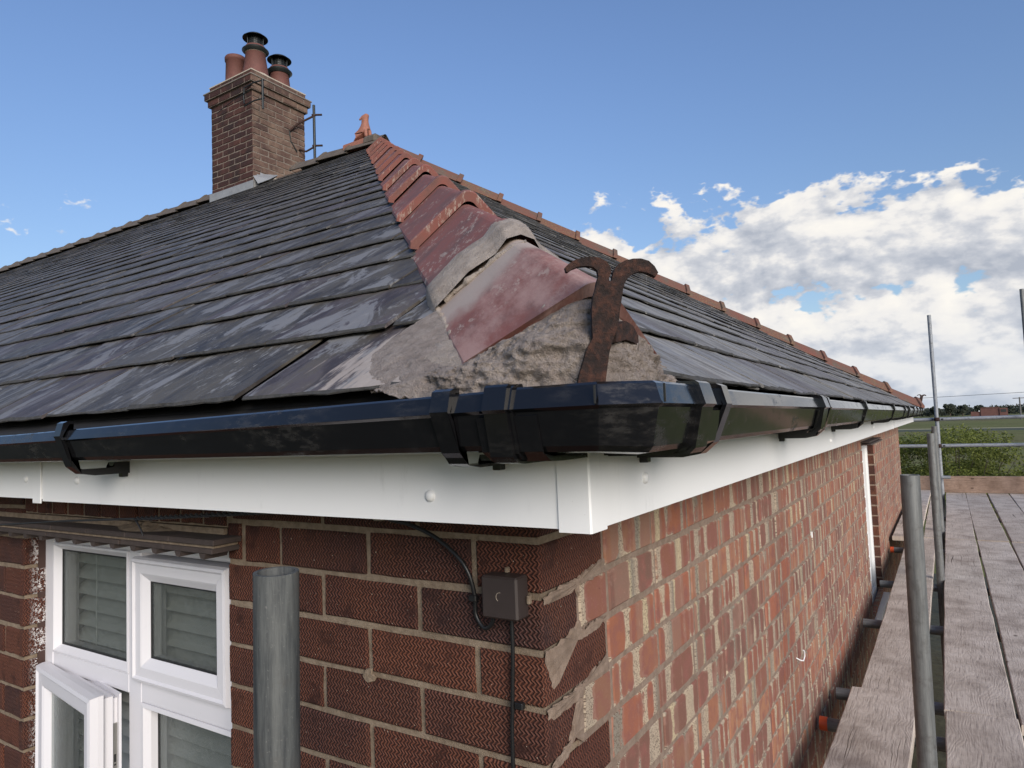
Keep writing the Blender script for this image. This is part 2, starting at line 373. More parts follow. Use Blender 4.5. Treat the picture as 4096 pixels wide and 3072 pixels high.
def m_glass():
    m, g = newmat('obscure_window_glass'); P = g.pos()
    n = g.noise(P, 95, 3, 0.6, 0.6)
    b = g.bump(n, 0.0012, 0.6)
    gl = g.n('ShaderNodeBsdfGlossy', {'Color': (0.9, 0.95, 0.95, 1), 'Roughness': 0.22, 'Normal': b})
    tr = g.n('ShaderNodeBsdfTransparent', {0: (0.80, 0.82, 0.81, 1)})
    df = g.n('ShaderNodeBsdfDiffuse', {'Color': g.mix(g.sm(n, 0.35, 0.65), (0.10, 0.11, 0.107), (0.20, 0.212, 0.208)), 'Normal': b})
    fc = g.n('ShaderNodeLayerWeight', {'Blend': 0.5, 'Normal': b}, 'Facing')
    fr = g.m('ADD', 0.03, g.m('MULTIPLY', g.m('POWER', fc, 4.0), 0.6))
    a = g.n('ShaderNodeMixShader', {0: 0.25, 1: tr, 2: df})
    c = g.n('ShaderNodeMixShader', {0: fr, 1: a, 2: gl})
    g.n('ShaderNodeOutputMaterial', {0: c}); return m


def m_lead():
    m, g = newmat('grey_lead'); P = g.pos(); n = g.noise(P, 12, 5, 0.65)
    g.out(g.mix(n, (0.16, 0.165, 0.17), (0.40, 0.41, 0.42)), 0.6, g.bump(n, 0.01, 0.6), 0.2); return m


def m_field():
    m, g = newmat('grass_field'); P = g.pos()
    x, y, z = g.sep(P)[:3]
    a = g.noise(P, 0.035, 5, 0.6); b = g.noise(g.vec(g.m('MULTIPLY', x, 0.35), y, 0.0), 0.22, 6, 0.7); f = g.noise(P, 2.6, 5, 0.7)
    c = g.ramp(a, [(0.30, (0.130, 0.145, 0.045)), (0.5, (0.165, 0.175, 0.060)), (0.7, (0.190, 0.150, 0.080))])
    c = g.mix(g.m('MULTIPLY', g.sm(b, 0.48, 0.66), 0.75), c, (0.135, 0.095, 0.058))
    c = g.mix(g.m('MULTIPLY', g.sm(f, 0.4, 0.7), 0.6), c, (0.055, 0.070, 0.020))
    g.out(c, 0.95, g.bump(f, 0.06, 0.7), spec=0.1); return m


def m_leaf(name, a, b_, tr=0.25):
    m, g = newmat(name); r = g.rnd(); P = g.pos(); n = g.noise(P, 2.2, 3)
    c = g.mix(r, a, b_); c = g.mix(g.m('MULTIPLY', g.sm(n, 0.45, 0.7), 0.5), c, tuple(v*0.55 for v in a))
    b = g.n('ShaderNodeBsdfPrincipled', {'Base Color': c, 'Roughness': 0.7, 'Specular IOR Level': 0.2})
    t = g.n('ShaderNodeBsdfTranslucent', {0: c})
    g.n('ShaderNodeOutputMaterial', {0: g.n('ShaderNodeMixShader', {0: tr, 1: b, 2: t})}); return m


M = {}
M['comb'] = m_combed(); M['comb_w'] = m_combed(True, 'white_flecked_combed_brick'); M['red'] = m_striped()
M['mortarA'] = m_mortar('sandy_mortar', (0.180, 0.135, 0.095), (0.275, 0.215, 0.158))
M['mortarB'] = m_mortar('pink_grey_mortar', (0.200, 0.145, 0.110), (0.285, 0.215, 0.168))
M['bed'] = m_mortar('cement_bedding', (0.270, 0.225, 0.198), (0.390, 0.335, 0.300), 0.85, 0.0030, (0.10, 0.08, 0.07))
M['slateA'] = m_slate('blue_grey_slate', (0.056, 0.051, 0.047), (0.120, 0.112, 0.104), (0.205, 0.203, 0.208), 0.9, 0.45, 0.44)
M['slateB'] = m_slate('sky_sheen_lichen_slate', (0.205, 0.198, 0.185), (0.310, 0.300, 0.282), (0.36, 0.35, 0.32), 0.5, 0.55, 0.46)  # paler copy of the slate: cloud reflection painted into the colour, plus lichen
M['wash'] = m_mortar('pale_cement_wash', (0.285, 0.240, 0.205), (0.400, 0.345, 0.300), 0.8, 0.0020, (0.16, 0.13, 0.11))
M['slateE'] = m_simple('broken_slate_edge', (0.046, 0.044, 0.041), 0.85, var=0.65, sc=70, bump=0.003)
M['tile'] = m_terracotta(); M['tile_w'] = m_terracotta('cement_washed_clay_tile', 0.75); M['ridge'] = m_ridge()
M['gut'] = m_gutter(); M['white'] = m_white(); M['frame'] = m_white('aged_window_plastic', (0.66, 0.65, 0.68), 0.32); M['rust'] = m_rust(); M['tube'] = m_tube(); M['board'] = m_board()
M['toe'] = m_board('brown_toe_board_wood', (0.56, 0.45, 0.40)); M['near_tube'] = m_tube('mottled_blue_grey_tube', (0.038, 0.042, 0.046), (0.125, 0.130, 0.126), 0.2)
M['pale_tube'] = m_tube('pale_galvanised_tube', (0.20, 0.215, 0.235), (0.33, 0.35, 0.375), 0.25)
M['glass'] = m_glass(); M['lead'] = m_lead()
M['felt'] = m_simple('black_felt', (0.012, 0.012, 0.014), 0.75, bump=0.001)
M['cable'] = m_simple('black_cable_sheath', (0.010, 0.010, 0.011), 0.42)
M['brownbox'] = m_simple('brown_plastic', (0.036, 0.026, 0.024), 0.5, var=0.15, sc=60)
M['ridge_dark'] = m_simple('dark_weathered_ridge', (0.105, 0.085, 0.068), 0.9, var=0.55, sc=18, bump=0.004)
M['creasing'] = m_simple('dark_clay_creasing', (0.052, 0.038, 0.034), 0.8, var=0.45, sc=35, bump=0.002)
M['darkwood'] = m_simple('brown_jamb_seal', (0.050, 0.025, 0.020), 0.7, var=0.2)
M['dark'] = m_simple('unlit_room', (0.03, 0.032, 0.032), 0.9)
M['blind'] = m_simple('pale_blind_slat', (0.66, 0.68, 0.67), 0.45, var=0.06)
M['steel'] = m_simple('window_steel', (0.42, 0.41, 0.38), 0.35, metal=0.8)
M['gasket'] = m_simple('black_gasket', (0.012, 0.012, 0.013), 0.6)
M['orange'] = m_simple('orange_end_cap', (0.62, 0.085, 0.022), 0.45, var=0.15)
M['pot'] = m_simple('chimney_pot_clay', (0.130, 0.050, 0.040), 0.75, var=0.35, sc=14)
M['cowl'] = m_simple('black_cowl_metal', (0.018, 0.022, 0.022), 0.45, metal=0.3, var=0.3)
M['cream'] = m_simple('cream_cement', (0.42, 0.36, 0.29), 0.9, var=0.3, sc=25, bump=0.004)
M['cap'] = m_simple('weathered_cap_stone', (0.19, 0.165, 0.14), 0.9, var=0.45, sc=9, bump=0.004)
M['chimA'] = None
M['finial'] = m_simple('orange_terracotta', (0.30, 0.125, 0.085), 0.75, var=0.35, sc=40, bump=0.002)
M['grass'] = m_field()
M['dirt'] = m_simple('dark_ground', (0.05, 0.052, 0.032), 0.95, var=0.6, sc=8, bump=0.02)
M['strip'] = m_simple('dry_pale_grass', (0.30, 0.27, 0.15), 0.95, var=0.35, sc=1.5)
M['dstrip'] = m_simple('ditch_grass', (0.035, 0.045, 0.020), 0.95, var=0.3, sc=1.0)
M['willow'] = m_leaf('willow_leaf', (0.105, 0.130, 0.026), (0.180, 0.200, 0.050))
M['far_leaf'] = m_leaf('far_tree_leaf', (0.028, 0.036, 0.026), (0.048, 0.056, 0.038), 0.1)
M['bark'] = m_simple('bark', (0.07, 0.055, 0.04), 0.9)
M['farbrick'] = m_simple('far_red_brick', (0.125, 0.058, 0.048), 0.9, var=0.35, sc=0.6)
M['greypole'] = m_simple('grey_timber_pole', (0.12, 0.115, 0.11), 0.85)
M['plaster'] = m_simple('inner_blockwork', (0.30, 0.25, 0.2), 0.9)


def m_chimbrick(name, a, b_, patch_col, amt):
    m, g = newmat(name); r = g.rnd(); P = g.pos(); x, y, z = g.sep(P)[:3]
    n = g.noise(g.vec(x, y, g.m('MULTIPLY', z, 4.0)), 26, 5, 0.7); l = g.noise(P, 3.6, 4, 0.6); s = g.noise(P, 120, 3)
    c = g.mix(r, a, b_); c = g.mix(g.m('MULTIPLY', g.sm(n, 0.42, 0.7), 0.5), c, tuple(v*0.5 for v in a))
    c = g.mix(g.m('MULTIPLY', g.sm(l, 0.42, 0.66), amt), c, patch_col)
    c = g.mix(g.m('MULTIPLY', g.sm(s, 0.62, 0.8), 0.4), c, (0.30, 0.24, 0.19))
    g.out(c, 0.85, g.bump(n, 0.004, 0.7), spec=0.25); return m
M['chimA'] = m_chimbrick('shaded_sooty_chimney_brick', (0.048, 0.023, 0.021), (0.088, 0.038, 0.030), (0.024, 0.018, 0.018), 0.75)  # darker copy for faces away from the light: shade in the colour, plus soot
M['chimB'] = m_chimbrick('sunlit_chimney_brick', (0.075, 0.045, 0.038), (0.130, 0.078, 0.060), (0.235, 0.165, 0.120), 0.6)  # lighter copy for the east face: its sunlight is put into the brick colour
M['chimM'] = m_mortar('chimney_mortar', (0.15, 0.12, 0.10), (0.24, 0.20, 0.165))


# ------------------------------------------------------------------ mesh helpers
class MB:
    def __init__(s): s.v = []; s.f = []; s.m = []; s.sm = []
    def add(s, vs, fs, mi=0, smooth=False):
        o = len(s.v); s.v += [tuple(v) for v in vs]
        for f in fs: s.f.append(tuple(i+o for i in f)); s.m.append(mi); s.sm.append(smooth)
    def box(s, x0, x1, y0, y1, z0, z1, mi=0, mat=None):
        vs = [(x, y, z) for x in (x0, x1) for y in (y0, y1) for z in (z0, z1)]
        if mat is not None: vs = [mat @ Vector(v) for v in vs]
        s.add(vs, [(0, 1, 3, 2), (4, 6, 7, 5), (0, 4, 5, 1), (2, 3, 7, 6), (0, 2, 6, 4), (1, 5, 7, 3)], mi)
    def bevbox(s, x0, x1, y0, y1, z0, z1, b, mi=0, mat=None):
        bm = bmesh.new(); bmesh.ops.create_cube(bm, size=1)
        for v in bm.verts: v.co = Vector(((x0+x1)/2+v.co.x*(x1-x0), (y0+y1)/2+v.co.y*(y1-y0), (z0+z1)/2+v.co.z*(z1-z0)))
        bmesh.ops.bevel(bm, geom=bm.edges[:], offset=b, segments=1, affect='EDGES', profile=0.5)
        bm.verts.index_update()
        vs = [(mat @ v.co if mat is not None else v.co.copy()) for v in bm.verts]
        s.add(vs, [[v.index for v in f.verts] for f in bm.faces], mi); bm.free()
    def tube(s, pts, r, n=12, mi=0, caps=True, smooth=True):
        """pts list of Vectors, r number or list"""
        pts = [Vector(p) for p in pts]; N = len(pts); vs = []; fs = []
        ref = None
        for i, p in enumerate(pts):
            t = (pts[min(i+1, N-1)]-pts[max(i-1, 0)]).normalized()
            if ref is None:
                ref = t.orthogonal().normalized()
            ref = (ref - t*ref.dot(t)).normalized(); b = t.cross(ref)
            rr = r[i] if isinstance(r, (list, tuple)) else r
            for k in range(n):
                a = 2*pi*k/n; vs.append(p + (ref*cos(a)+b*sin(a))*rr)
        for i in range(N-1):
            for k in range(n):
                fs.append((i*n+k, i*n+(k+1) % n, (i+1)*n+(k+1) % n, (i+1)*n+k))
        s.add(vs, fs, mi, smooth)
        if caps:
            s.add(vs[:n], [tuple(range(n))[::-1]], mi); s.add(vs[-n:], [tuple(range(n))], mi)
    def lathe(s, prof, c, n=20, mi=0, smooth=True, axis=None):
        vs = []; fs = []; c = Vector(c)
        for (r, z) in prof:
            for k in range(n):
                a = 2*pi*k/n; vs.append(c+Vector((r*cos(a), r*sin(a), z)))
        for i in range(len(prof)-1):
            for k in range(n): fs.append((i*n+k, i*n+(k+1) % n, (i+1)*n+(k+1) % n, (i+1)*n+k))
        s.add(vs, fs, mi, smooth)
    def prism(s, poly, o, eu, ev, ew, w0, w1, mi=0):
        """polygon (u,v) in plane (eu,ev) extruded along ew"""
        o = Vector(o); n = len(poly)
        a = [o+eu*p[0]+ev*p[1]+ew*w0 for p in poly]; b = [o+eu*p[0]+ev*p[1]+ew*w1 for p in poly]
        fs = [tuple(range(n))[::-1], tuple(range(n, 2*n))]+[(i, (i+1) % n, n+(i+1) % n, n+i) for i in range(n)]
        s.add(a+b, fs, mi)
    def sweep(s, sections, closed=True, mi=0, caps=True, smooth=False):
        n = len(sections[0]); vs = [p for sec in sections for p in sec]; fs = []
        for i in range(len(sections)-1):
            for k in range(n if closed else n-1):
                fs.append((i*n+k, i*n+(k+1) % n, (i+1)*n+(k+1) % n, (i+1)*n+k))
        if caps and closed:
            fs.append(tuple(range(n))[::-1]); fs.append(tuple((len(sections)-1)*n+k for k in range(n)))
        s.add(vs, fs, mi, smooth)
    def mesh(s, name, mats, fix=True):
        me = bpy.data.meshes.new(name); me.from_pydata([tuple(v) for v in s.v], [], s.f)
        for m in (mats if isinstance(mats, (list, tuple)) else [mats]): me.materials.append(m)
        me.polygons.foreach_set('material_index', s.m); me.polygons.foreach_set('use_smooth', s.sm)
        if fix:
            bm = bmesh.new(); bm.from_mesh(me); bmesh.ops.recalc_face_normals(bm, faces=bm.faces[:]); bm.to_mesh(me); bm.free()
        me.update(); return me
    def build(s, name, mats, parent=None, loc=(0, 0, 0), fix=True, matrix=None, **tags):
        return link(s.mesh(name, mats, fix), name, parent, loc, matrix, **tags)


def link(me, name, parent=None, loc=(0, 0, 0), matrix=None, **tags):
    o = bpy.data.objects.new(name, me); COL.objects.link(o)
    if parent is not None: o.parent = parent
    if matrix is not None: o.matrix_local = matrix
    else: o.location = loc
    for k, v in tags.items(): o[k] = v
    return o


def empty(name, loc=(0, 0, 0), label=None, category=None, group=None, parent=None, kind=None, matrix=None):
    o = bpy.data.objects.new(name, None); COL.objects.link(o); o.empty_display_size = 0.1
    if parent is not None: o.parent = parent
    if matrix is not None: o.matrix_local = matrix
    else: o.location = loc
    if label: o['label'] = label
    if category: o['category'] = category
    if group: o['group'] = group
    if kind: o['kind'] = kind
    return o

X, Y, Z = Vector((1, 0, 0)), Vector((0, 1, 0)), Vector((0, 0, 1))
def fbm(p, o=4): return mnoise.fractal(Vector(p), 0.55, 2.1, o)

# ------------------------------------------------------------------ key dimensions (metres; z=0 is a bed joint just below the eaves)
GROUND = -2.62
H = 0.0806                 # brick course
L = 8.66                   # length of the red wall
A_ = 0.1635                # how far the boxed eaves stand out
S = 0.6494; H0 = 0.3574    # roof pitch (rise / run) and height of the roof plane above the wall corner
EAVE = A_+0.05
NRM = sqrt(1+S*S)
HW = L/2                   # ridge line y
XL = -15.0                 # west end of the house
FZ = 0.0478                # fascia bottom

house = empty('brick_house', (0, 0, GROUND), 'brick bungalow with a slate hipped roof, red clay hip tiles and black gutters', 'house')
def P0(): return Matrix.Translation((0, 0, -GROUND))
def part(name, loc=(0, 0, 0), mat=None):
    m = Matrix.Translation((0, 0, -GROUND)) @ (mat if mat is not None else Matrix.Translation(loc))
    return empty(name, parent=house, matrix=m)
HM = Matrix.Translation((0, 0, -GROUND))

# ------------------------------------------------------------------ the setting: ground
def build_ground():
    mb = MB(); R = 3500
    mb.add([(-R, -R, GROUND), (R, -R, GROUND), (R, R, GROUND), (-R, R, GROUND)], [(0, 1, 2, 3)])
    mb.build('ground', M['grass'], kind='structure')
    mb = MB()
    n = 60; vs = []; fs = []
    for i in range(n+1):
        x = -90+180*i/n
        y0 = 121-0.42*x+1.2*fbm((x*0.2, 3, 0)); y1 = y0+5+1.5*fbm((x*0.3, 7, 0))
        vs += [(x, y0, GROUND+0.008), (x, y1, GROUND+0.012)]
    for i in range(n): fs.append((2*i, 2*i+2, 2*i+3, 2*i+1))
    mb.add(vs, fs); mb.build('field_margin', M['strip'], kind='structure')
    mb = MB(); vs = []; fs = []
    for i in range(n+1):
        x = -90+180*i/n
        y0 = 109-0.42*x+1.5*fbm((x*0.2, 13, 0)); y1 = 120.5-0.42*x
        vs += [(x, y0, GROUND+0.004), (x, y1, GROUND+0.006)]
    for i in range(n): fs.append((2*i, 2*i+2, 2*i+3, 2*i+1))
    mb.add(vs, fs); mb.build('ditch_bank', M['dstrip'], kind='structure')
    mb = MB(); mb.add([(-18, -6, GROUND+0.01), (6, -6, GROUND+0.01), (6, 13, GROUND+0.01), (-18, 13, GROUND+0.01)], [(0, 1, 2, 3)])
    mb.build('yard_ground', M['dirt'], kind='structure')
build_ground()

# ------------------------------------------------------------------ bricks
def brick_verts(Lb, Hb, D, seed, jit=0.0012, bev=0.003):
    """face in plane y=0 looking to -y; x from 0 to Lb, z from 0 to Hb"""
    rs = random.Random(seed)
    nx = 4
    out = []
    for i in range(nx): out.append((Lb*i/nx, 0))
    out.append((Lb, 0)); out.append((Lb, Hb*0.5))
    for i in range(nx): out.append((Lb-Lb*i/nx, Hb))
    out.append((0, Hb)); out.append((0, Hb*0.5))
    n = len(out); o2 = []
    for (x, z) in out:
        o2.append((x+rs.uniform(-jit, jit), z+rs.uniform(-jit, jit)))
    cx, cz = Lb/2, Hb/2
    def inset(p, d): return (p[0]+(d if p[0] < cx else -d)*min(1, abs(p[0]-cx)/(cx*0.6)), p[1]+(d if p[1] < cz else -d)*min(1, abs(p[1]-cz)/(cz*0.4)))
    f0 = rs.uniform(-0.0008, 0.0012)
    ring0 = [(x, D, z) for x, z in o2]
    ring1 = [(x, bev+f0, z) for x, z in o2]
    ring2 = [(inset(p, bev*rs.uniform(0.7, 1.5))[0], f0, inset(p, bev*rs.uniform(0.7, 1.5))[1]) for p in o2]
    vs = ring0+ring1+ring2; fs = []
    for k in range(2):
        for i in range(n): fs.append((k*n+i, k*n+(i+1) % n, (k+1)*n+(i+1) % n, (k+1)*n+i))
    fs.append(tuple(2*n+i for i in range(n))[::-1])
    return vs, fs

def quoin_verts(La, Lb, Hb, seed):
    """corner brick: A face spans x -La..0 at y=0, B face spans y 0..Lb at x=0"""
    rs = random.Random(seed); j = lambda a=0.0012: rs.uniform(-a, a)
    D = 0.03; b = 0.003
    prof = []
    for (x, y) in ((-La, D), (-La+j(), b), (-La+b, j(0.0006)), (-La*0.5, j(0.0006)), (-0.004, 0), (0, 0.004), (j(0.0006), Lb*0.5), (j(0.0006), Lb-b), (-b, Lb+j()), (-D, Lb)):
        prof.append((x, y))
    n = len(prof); vs = []; fs = []
    # rings from bottom (bevelled) to top
    for (z, ins) in ((0.0, b), (b, 0.0), (Hb*0.5, 0.0), (Hb-b, 0.0), (Hb, b)):
        for i, (x, y) in enumerate(prof):
            if ins and 1 < i < n-2:
                x = x-ins if x > -0.02 or i >= 5 else x; y = y+ins if i <= 4 else y
            vs.append((x, y, z+(j(0.0008))))
    for k in range(4):
        for i in range(n-1): fs.append((k*n+i, k*n+i+1, (k+1)*n+i+1, (k+1)*n+i))
    fs.append(tuple(range(n))); fs.append(tuple(4*n+i for i in range(n))[::-1])
    return vs, fs

class PieceSet:
    """alike pieces: the ones that show largest become objects sharing mesh data, the rest one joined part"""
    def __init__(s): s.items = []; s.cache = {}
    def add(s, key, maker, matrix, mat, wallkey, score, unique=None):
        s.items.append((score, key, maker, matrix, mat, wallkey, unique))
    def flush(s, limit, parents, name, rest_name):
        s.items.sort(key=lambda t: -t[0]); rest = {}
        for i, (sc, key, maker, mtx, mat, wk, uq) in enumerate(s.items):
            if uq is not None: vs, fs, ms = uq
            else:
                if key not in s.cache: s.cache[key] = [maker(), None]
                vs, fs, ms = (tuple(s.cache[key][0])+(None,))[:3]
            if i < limit and sc > 0:
                if uq is not None:
                    mb = MB(); mb.add(vs, fs)
                    if ms: mb.m = list(ms)
                    me = mb.mesh(name, mat)
                else:
                    if s.cache[key][1] is None:
                        mb = MB(); mb.add(vs, fs)
                        if ms: mb.m = list(ms)
                        s.cache[key][1] = mb.mesh(name, mat)
                    me = s.cache[key][1]
                o = link(me, name, parents[wk], matrix=mtx)
            else:
                mb = rest.setdefault((wk, mat[0].name if isinstance(mat, tuple) else mat.name), (MB(), mat))[0]
                mb.add([mtx @ Vector(v) for v in vs], fs)
                if ms: mb.m[-len(fs):] = list(ms)
        for (wk, mn), (mb, mat) in rest.items():
            mb.build(rest_name, mat, parents[wk], kind='stuff')

wallA = part('dark_brick_wall'); RB = Matrix.Rotation(pi/2, 4, 'Z'); wallB = part('red_brick_wall', mat=RB)
BR = PieceSet()
def wscore(world, n, area, ylim=None):
    d = CAM-world; dist = d.length
    c = d.normalized().dot(n)
    if c <= 0: return -1
    q = world-CAM; zf = q.dot(fwd)
    if zf <= 0.05: return -1
    px = q.dot(rt)/zf; py = q.dot(up)/zf
    vis = abs(px) < 0.80 and abs(py) < 0.62
    return area*c/dist**2 if vis else -1

JT = 0.011
def lay(x0, x1, row, wall, mat, ztop=None, zbot=None, extra=0.0, jl=True):
    """lay one brick in local wall coordinates between joint lines x0 and x1 (x0<x1)"""
    zt = -H*(row-1) if ztop is None else ztop; zb = -H*row if zbot is None else zbot
    lb = x1-x0-(JT if jl else 0); hb = zt-zb-JT
    if lb < 0.012 or hb < 0.012: return
    seed = random.randrange(5)
    key = ('b', mat.name, round(lb, 3), round(hb, 3), seed)
    y = random.gauss(0, 0.0008)
    mtx = Matrix.Translation((x0+(JT/2 if jl else 0), y, zb+JT/2+random.gauss(0, 0.0006))) @ Matrix.Rotation(random.gauss(0, 0.0025), 4, 'Y')
    cx = (x0+x1)/2; cz = (zt+zb)/2
    if wall == 'A': w = Vector((cx, 0, cz)); n = Vector((0, -1, 0))
    else: w = Vector((0, cx, cz)); n = Vector((1, 0, 0))
    sc = wscore(w, n, lb*hb)
    if wall == 'A' and cz > 0.05: sc = -1
    if wall == 'B' and cz < -0.96-0.35: sc *= 0.2
    BR.add(key, lambda: brick_verts(round(lb, 4), round(hb, 4), 0.03, seed*13+int(lb*1000)), mtx, mat, wall, sc)

NR = int((-GROUND)/H)+1
WL, WR = -1.617, -0.733         # window opening on the dark wall
WTOP, WBOT = -0.055, -1.29
for r in range(-1, NR+1):
    odd = r % 2 != 0
    # quoins: one brick that shows on both walls
    la, lb = (0.120, 0.213) if odd else (0.2325, 0.113)
    zb = -H*r
    sd = r % 4
    BR.add(('q', odd, sd), (lambda la=la, lb=lb, sd=sd: quoin_verts(la-JT/2, lb-JT/2, H-JT, 50+sd)), Matrix.Translation((0, 0, zb+JT/2)), M['comb'], 'A',
           wscore(Vector((-0.05, 0, zb+0.04)), Vector((0.5, -0.85, 0)).normalized(), (la+lb)*H) if r < 8 else -1)
    # dark wall between the corner and the window
    js = [-la]
    if odd: js += [-0.345, -0.570]
    else: js += [-0.4575]
    inwin = (-H*r < WTOP+0.02) and (-H*(r-1) > WBOT)
    if r >= 1 and inwin:
        if r == 1: js += [-0.683, WR]
        elif odd: js += [WR]
        else: js += [-0.603, WR]
        for a, b in zip(js, js[1:]): lay(b, a, r, 'A', M['comb'])
        # west pier
        x = WL; first = True
        while x > -3.4:
            w = (0.1125 if odd else 0.225) if first else 0.225
            lay(x-w, x, r, 'A', M['comb']); x -= w; first = False
    elif r <= 0:
        js += [WR+0.013] if not odd else [-0.72]
        for a, b in zip(js, js[1:]): lay(b, a, r, 'A', M['comb'])
        x = WL
        while x > -3.4:
            lay(x-0.225, x, r, 'A', M['comb']); x -= 0.225
    else:
        x = js[-1]
        for a, b in zip(js, js[1:]): lay(b, a, r, 'A', M['comb'])
        while x > -3.4:
            lay(x-0.225, x, r, 'A', M['comb']); x -= 0.225
# soldier course over the window
x = WR
while x > WL+0.03:
    w = min(0.0816, x-WL)
    lay(x-w, x, 0, 'A', M['comb'], ztop=0.20, zbot=-0.016); x -= w

# red wall
WB0, WB1, WBT, WBB = 4.43, 5.30, -0.055, -1.24
rs = random.Random(3)
for r in range(-1, NR+1):
    odd = r % 2 != 0
    x = 0.213 if odd else 0.113
    first = True
    inwin = r >= 1 and -H*(r-0.5) > WBB
    segs = [(x, WB0), (WB1, L)] if inwin else [(x, L)]
    for (a, b) in segs:
        x = a; k = 0
        while x < b-0.005:
            if a < 1: w = 0.1125 if (k == 0 and not odd) else 0.225
            else: w = 0.1125 if (k == 0 and odd) else 0.225
            if r % 5 == 2 and rs.random() < 0.18: w = 0.1125
            w = min(w, b-x)
            if b-x-w < 0.05: w = b-x
            lay(x, x+w, r, 'B', M['red']); x += w; k += 1
BR.flush(300, {'A': wallA, 'B': wallB}, 'brick', 'smaller_bricks')

# wall core: recessed mortar face
def core():
    mb = MB(); e = 0.0055; T = 0.10; zt = 0.30; zb = GROUND
    def w(x0, x1, z0, z1): mb.box(x0, x1, e, T, z0, z1)
    w(WR+0.005, -e, zb, zt); w(WL-0.005, WR+0.005, zb, WBOT); w(WL-0.005, WR+0.005, -0.014, zt); w(-3.4, WL-0.005, zb, zt)
    mb.build('mortar_joints', M['mortarA'], wallA)
    mb = MB(); mb.box(-15, -3.4, 0.0, T, zb, zt); mb.build('far_wall_face', M['comb'], wallA)
    mb = MB()
    def v(y0, y1, z0, z1): mb.box(y0, y1, 0.0030, T, z0, z1)
    v(T, WB0, zb, zt); v(WB0, WB1, zb, WBB); v(WB0, WB1, WBT, zt); v(WB1, L-0.005, zb, zt)
    mb.build('mortar_joints', M['mortarB'], wallB)
    # back and west walls of the house
    mb = MB(); mb.box(-15, 0, L-0.1, L, zb, 0.3); mb.box(-15, -14.9, 0.1, L-0.1, zb, 0.3)
    mb.build('rear_walls', M['red'], house, matrix=HM)
core()

# reveals of the window on the dark wall, in bricks turned through the wall
def reveals():
    for r in range(1, 17):
        zb = -H*r
        if zb < WBOT: break
        for side in (0, 1):
            vs, fs = brick_verts(0.058, H-JT, 0.02, 300+r % 4)
            mb = MB()
            if side == 0:   # west reveal, faces +x
                mt = Matrix.Translation((WL+0.001, 0.0, zb+JT/2)) @ Matrix.Rotation(pi/2, 4, 'Z')
            else:
                mt = Matrix.Translation((WR, 0.062, zb+JT/2)) @ Matrix.Rotation(-pi/2, 4, 'Z')
            mb.add([mt @ Vector(v) for v in vs], fs)
            mb.build('reveal_brick', M['comb_w'] if side == 0 else M['comb'], wallA)
        # far reveal of the window on the red wall: dark quoin bricks facing the scaffold
    for r in range(1, 17):
        zb = -H*r
        if zb < WBB: break
        vs, fs = brick_verts(0.095, H-JT, 0.02, 320+r % 4)
        mt = Matrix.Translation((-0.098, WB1-0.004, zb+JT/2)); m2 = MB()
        m2.add([mt @ Vector(v) for v in vs], fs); o = m2.build('reveal_brick', M['comb'], wallB, matrix=RB.inverted())
reveals()

# smeared pointing where the dark quoins meet the red wall
def smear(name, pts, x, parent, thick=0.004, mat='mortarB', plane='B', seed=0):
    rs = random.Random(seed); poly = []
    zc = sum(p[1] for p in pts)/len(pts); pts = [(p[0], p[1]+0.30*((-H*round(-(p[1])/H))-p[1])) for p in pts]
    n = len(pts)
    for i in range(n):
        a, b = Vector(pts[i]), Vector(pts[(i+1) % n]); k = max(2, int((b-a).length/0.006))
        for j in range(k):
            p = a.lerp(b, j/k); p += Vector((rs.uniform(-1, 1), rs.uniform(-1, 1)))*0.0030
            poly.append(p)
    c = sum((Vector(p) for p in poly), Vector((0, 0)))/len(poly)
    vs = []; fs = []; m = len(poly)
    for p in poly: vs.append((p.x, -0.0005, p.y))
    for p in poly:
        q = c.lerp(p, 0.86); vs.append((q.x, -thick*rs.uniform(0.6, 1.2), q.y))
    vs.append((c.x, -thick, c.y))
    for i in range(m):
        j = (i+1) % m; fs += [(i, j, m+j, m+i), (m+i, m+j, 2*m)]
    mb = MB(); mb.add(vs, fs); mb.build(name, M[mat], parent)
smear('mortar_smear', [(0.004, -0.083), (0.03, -0.076), (0.11, -0.068), (0.20, -0.052), (0.215, -0.055), (0.214, -0.082), (0.16, -0.088), (0.113, -0.086), (0.112, -0.112), (0.10, -0.095), (0.06, -0.094), (0.03, -0.098), (0.004, -0.094)], 0, wallB, seed=1)
smear('mortar_smear', [(0.002, -0.158), (0.03, -0.156), (0.075, -0.145), (0.112, -0.128), (0.118, -0.156), (0.19, -0.150), (0.212, -0.156), (0.19, -0.168), (0.10, -0.172), (0.06, -0.182), (0.040, -0.196), (0.022, -0.204), (0.006, -0.190)], 0, wallB, seed=2)
smear('mortar_smear', [(0.003, -0.238), (0.10, -0.236), (0.16, -0.222), (0.212, -0.205), (0.214, -0.245), (0.12, -0.246), (0.112, -0.262), (0.05, -0.262), (0.018, -0.262), (0.004, -0.256)], 0, wallB, seed=3)
smear('mortar_smear', [(0.003, -0.318), (0.06, -0.300), (0.09, -0.262), (0.113, -0.255), (0.114, -0.326), (0.08, -0.300), (0.05, -0.325), (0.02, -0.330)], 0, wallB, seed=4)
smear('mortar_smear', [(-0.352, -0.232), (-0.338, -0.228), (-0.330, -0.246), (-0.345, -0.262), (-0.362, -0.244)], 0, wallA, mat='mortarA', seed=5)

